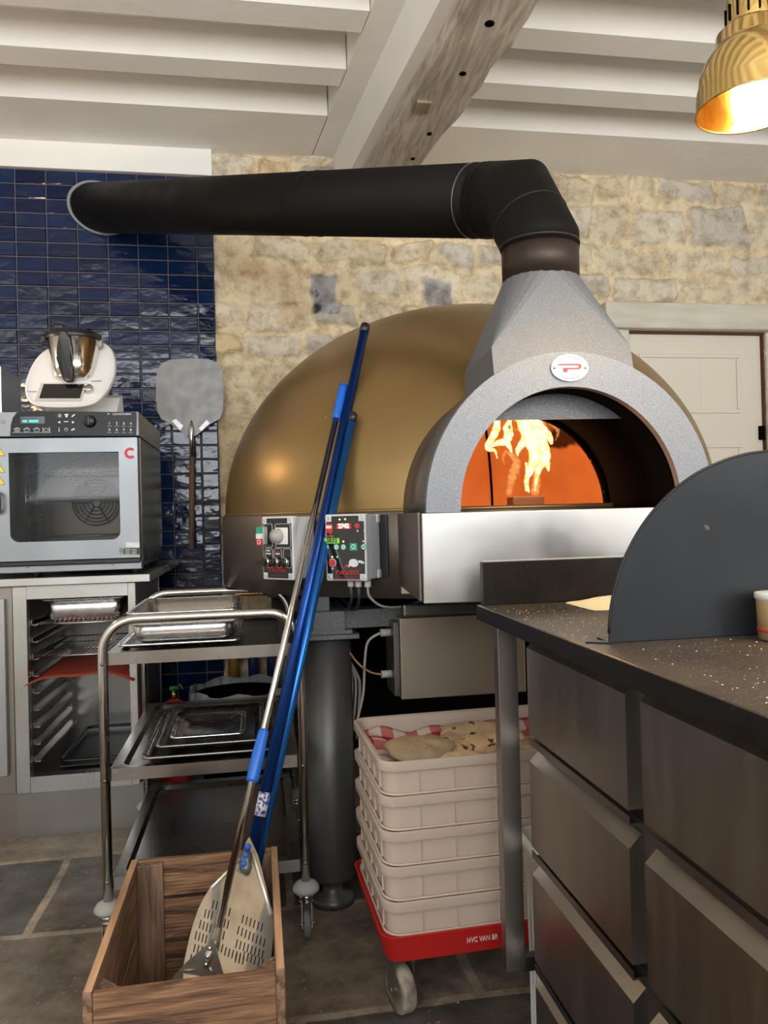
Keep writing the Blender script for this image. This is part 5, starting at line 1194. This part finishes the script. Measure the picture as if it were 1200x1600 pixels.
# gingham cloth and flatbreads in the top crate
b = MB()
cb = ct-ch+.006
def cl(u, v):
    x = .028+.544*u; y = .028+.344*v; e = min(u,1-u,v*1.0,(1-v))*8; lift = max(0,1-e)**1.0
    z = cb+.010+.020*lift*(1 if v > .3 else .6)+.006*sin(u*23)+.005*sin(v*19+u*11); 
    if v > .7: z += .012*abs(sin(u*9+1))
    return DR @ Vector((x,y,min(z, ct-.012)))
b.grid(cl, 50, 36); tag(b.build('gingham_cloth', gingham, solid=.0015), 'red and white checked cloth lining the top dough crate', 'cloth')
def flatbread(cx, cyy, z, rx, ry, th, rotz, fold, m_, label, tiltx=0):
    b = MB(); rr = random.Random(int(cx*1000)); M2 = DR @ Matrix.Translation(Vector((cx,cyy,z))) @ Matrix.Rotation(rotz,4,'Z') @ Matrix.Rotation(tiltx,4,'X'); b.M = M2
    nu, nv = 40, 14; vs = []
    for i in range(nv+1):
        f = i/nv; ph = pi*f
        for j in range(nu):
            a = 2*pi*j/nu; r = sin(ph)**.6; k = 1+.05*sin(3*a+rr.random())+.03*sin(5*a+2)
            x, y = rx*k*r*cos(a), ry*k*r*sin(a); zz = -th/2*cos(ph)*(1+.10*sin(4*a+x*60)) + .002*sin(x*70)*sin(y*80)
            if fold: zz += .018*(1-(y/ry)**2)*.5
            vs.append((x,y,th*.6+zz))
    b._add(vs, [[i*nu+j,i*nu+(j+1)%nu,(i+1)*nu+(j+1)%nu,(i+1)*nu+j] for i in range(nv) for j in range(nu)], True); bmesh.ops.remove_doubles(b.bm, verts=b.bm.verts[:], dist=1e-5)
    return tag(b.build('flatbread', m_), label, 'bread', 'flatbreads in the top dough crate')
zb0 = cb+.012
flatbread(.125,.15,zb0+.014,.085,.075,.034,.05,1,bread_m2,'large plain brownish flatbread, leftmost in the top dough crate', .12)
flatbread(.225,.19,zb0+.012,.075,.050,.030,.9,0,bread_m,'spotted flatbread wedged upright between the plain one and the pile', .35)
flatbread(.30,.21,zb0+.022,.105,.06,.030,-.35,0,bread_m,'charred-spot flatbread highest on the pile in the crate', .42)
flatbread(.215,.075,zb0+.006,.062,.05,.030,.1,0,mat('golden_bread',(.62,.42,.20),.75,var=(20,(.72,.52,.28),.15),bump=(25,.5,.006)),'small golden flatbread at the front rim of the crate', .1)
flatbread(.345,.085,zb0+.010,.072,.055,.034,-.1,0,bread_m,'spotted flatbread at the front rim beside the steel counter leg', .15)

# ================================================================== COUNTER ON THE RIGHT
GX0, GY1 = .443, 1.535
ct_ = thing('granite_worktop', 'dark speckled granite worktop dusted with flour above the steel drawers', 'worktop', (.85,.6,.904))
b = MB(); b.box((GX0,-.6,.904),(1.35,GY1,.934),.003); b.build('slab', granite_f, ct_)
b = MB(); b.box((GX0-.0006,-.6,.9045),(GX0+.001,GY1,.9325)); b.build('polished_edge', granite, ct_)
b = MB(); b.box((.452,GY1-.022,.934),(1.35,GY1,1.023),.0015); b.build('upstand', granite, ct_)
b = MB(); b.box((.452,GY1-.022,1.0228),(1.35,GY1,1.0245)); b.build('upstand_edge', mat('polished_granite_edge',(.30,.27,.24),.25), ct_)
uc = thing('drawer_cabinet', 'long dark steel drawer cabinet under the granite worktop, right side of photo', 'drawer unit', (.85,.6,0))
b = MB(); b.box((.474,1.495,.197),(.514,1.525,.904),.001); b.build('end_post', mat('post_steel',(.30,.28,.26),.36,1), uc)
b = MB(); b.box((.512,1.50,.19),(1.25,1.52,.22),.001); b.box((.535,-.6,.08),(1.3,1.40,.904),.002); b.build('carcass', steel_dark, uc)
fxp = .513
def drawer(y0, y1, z0, z1):
    # pull-out front: flat face with a bevelled grip strip along the top
    b = MB(); prof = [(fxp,z0),(fxp,z1-.0),(fxp+.020,z1+.020),(fxp+.024,z1+.020),(fxp+.024,z0),]
    b.prism([(x,y0,z) for x,z in prof],(0,y1-y0,0)); d = b.build('drawer', steel_face, uc)
    b = MB(); b.box((fxp+.002,y0,z0-.022),(fxp+.024,y1,z0-.019)); b.box((fxp+.0005,y0,z0-.022),(fxp+.002,y1,z0-.008)); b.build('lower_lip', steel_dark, d)
for (ya, yb) in ((1.03,1.437),(.55,.985),(.07,.50),(-.41,.02)):
    for (za, zb2) in ((.692,.858),(.472,.637),(.250,.417),(.09,.20)): drawer(ya, yb, za, zb2)
# white tub standing behind the end post
tb = thing('white_tub', 'white plastic tub on the floor behind the counter end post', 'tub', (.66,1.55,0))
b = MB(); b.M = Matrix.Translation(Vector((.655,1.565,0))); n = 5; L = [[(x,y,z) for x,y in rrect(0,0,w2,d2,.025,n)] for z,w2,d2 in ((0,.17,.10),(.002,.18,.11),(.40,.20,.13),(.402,.215,.14),(.425,.215,.14),(.43,.205,.13),(.40,.19,.12))]; m_ = len(L[0])
b._add(sum(L,[]), [[r*m_+j,r*m_+(j+1)%m_,(r+1)*m_+(j+1)%m_,(r+1)*m_+j] for r in range(len(L)-1) for j in range(m_)]+[[(len(L)-1)*m_+j for j in range(m_)]]+[list(range(m_))[::-1]], True); b.build('tub_body', binwhite, tb)
b = MB()
for i in range(4): b.M = Matrix.Translation(Vector((.655,1.565,0))); x = -.085+.01*i; b.box((-.098,-.04+.022*i,.01),(-.088,-.036+.022*i,.39),.001)
b.build('moulded_rib', binwhite, tb)
# half-round guard plate
gd = thing('guard_plate', 'half-round blackened steel divider standing upright on the granite worktop', 'divider', (.75,1.02,.934))
gc = Vector((.752,1.02,.936)); R_ = .266; pts = [(gc.x+R_*cos(pi-pi*i/72), 1.018+.0, gc.z+R_*sin(pi-pi*i/72)) for i in range(73)]
b = MB(); b.prism(pts,(0,.003,0)); b.build('plate', guardm, gd)
b = MB(); b.box((gc.x-R_-.0,1.018,.9345),(gc.x+R_,1.06,.9365),.0005); b.build('foot_flange', guardm, gd)
b = MB(); b.prism([(.455,1.03,.9345),(.487,1.012,.9345),(.487,1.03,.9345),(.472,1.045,.9345)],(0,0,.0015)); b.build('corner_tab', guardm, gd)
b = MB(); b.tube([(x,y+.0015,z) for x,y,z in pts[1:-1]], .0022, 8); b.build('rim', blackg if False else guardm, gd)
# paper tub at the edge of the picture
cu = thing('paper_cup', 'kraft cardboard tub with red stripe beside the black divider', 'cup', (.727,.975,.935))
q = PZ(1188,1000,.9345); cxx = q.x+.034; cyy = q.y-.006
b = MB(); b.lathe([(0,.9355),(.034,.9355),(.036,.994)],(cxx,cyy,0),36); b.build('cup_body', kraft, cu)
b = MB(); b.lathe([(.0345,.9465),(.0352,.9465),(.0354,.9505),(.0347,.9505)],(cxx,cyy,0),36); b.build('red_stripe', redl, cu)
b = MB(); b.lathe([(.0355,.990),(.038,.992),(.038,1.000),(.034,1.000),(0,.998)],(cxx,cyy,0),36); b.build('rim', mat('rim_pale',(.55,.55,.52),.5), cu)
# flour on the slab
b = MB()
fa = PZ(905,938,.936)
def flf(u, v):
    x = .62+.30*u; y = GY1-.035-.16*v; e = sin(pi*u)**.6*sin(pi*min(1,v+.12))**.7; return (x, y, .9335+.022*e*(.6+.5*float(fbm(np.array([x*20]),np.array([y*20]),7)[0])))
b.grid(flf, 50, 24); tag(b.build('flour_heap', stoneh), 'pale heap of flour lying on the granite behind the black divider', 'flour', kind='stuff')
b = MB(); rs = random.Random(9)
for i in range(900):
    if i % 3: x, y = rs.uniform(.455,1.0), rs.uniform(1.06,GY1-.03)
    else: x, y = rs.uniform(.47,1.0), rs.uniform(.35,1.0)
    s = rs.uniform(.0003,.0007); k = rs.uniform(.6,2.2); b._add([(x-s*k,y-s,.9342),(x+s*k,y-s,.9342),(x+s*k,y+s,.9342),(x-s*k,y+s,.9342),(x,y,.9342+s)],[[0,1,4],[1,2,4],[2,3,4],[3,0,4]])
tag(b.build('flour_dust', stoneh), 'loose crumbs of flour scattered over the granite worktop', 'flour', kind='stuff')

# ================================================================== PENDANT LAMP
lc = Vector((.807,1.12,1.765))
pl = thing('pendant_lamp', 'polished brass bell pendant lamp hanging lit over the granite worktop', 'pendant lamp', lc)
prof = [(.0865,0),(.0855,.004),(.0845,.030),(.080,.058),(.070,.082),(.060,.096),(.053,.104),(.0525,.122),(.044,.130),(.038,.133)]
b = MB(); b.lathe(prof, lc, 64); b.lathe([(r-.0015,z) for r,z in prof[:1]]+[(r-.002,z+.001) for r,z in prof], lc, 64)
sh_ = b.build('shade', brass, pl)
b = MB(); b.lathe([(.0362,.130),(.0365,.175),(.032,.181),(.006,.184),(0,.184)], lc, 40); b.build('cap', brass, pl)
b = MB()
for i in range(14): a = 2*pi*i/14; b.box(lc+Vector((.0367*cos(a)-.0013,.0367*sin(a)-.0013,.140)), lc+Vector((.0367*cos(a)+.0013,.0367*sin(a)+.0013,.166)))
b.build('vent_slots', soot_shade, pl)
b = MB(); b.tube([lc+Vector((0,0,.183)), Vector((lc.x,lc.y,3.02))], .0025, 8); b.build('cord', blackp, pl)
b = MB(); b.lathe([(0,.022),(.016,.026),(.027,.042),(.028,.055),(.02,.075),(.013,.09),(.013,.11),(0,.11)], lc, 24); b.build('bulb', bulb_m, pl)
b = MB(); b.tube([lc+Vector((.0862*cos(2*pi*i/64),.0862*sin(2*pi*i/64),.001)) for i in range(64)], .0012, 6, closed=True); b.build('rim', brass, pl)
point('lamp_light', lc+Vector((0,0,.012)), 8, (1,.74,.42), .03)
# further warm lamps of the same row, over the counter outside the picture
point('row_lamp_light', (1.10,.18,1.78), 17, (1,.74,.42), .03)
point('row_lamp_light', (-1.35,2.95,1.75), 8, (1,.70,.40), .07)
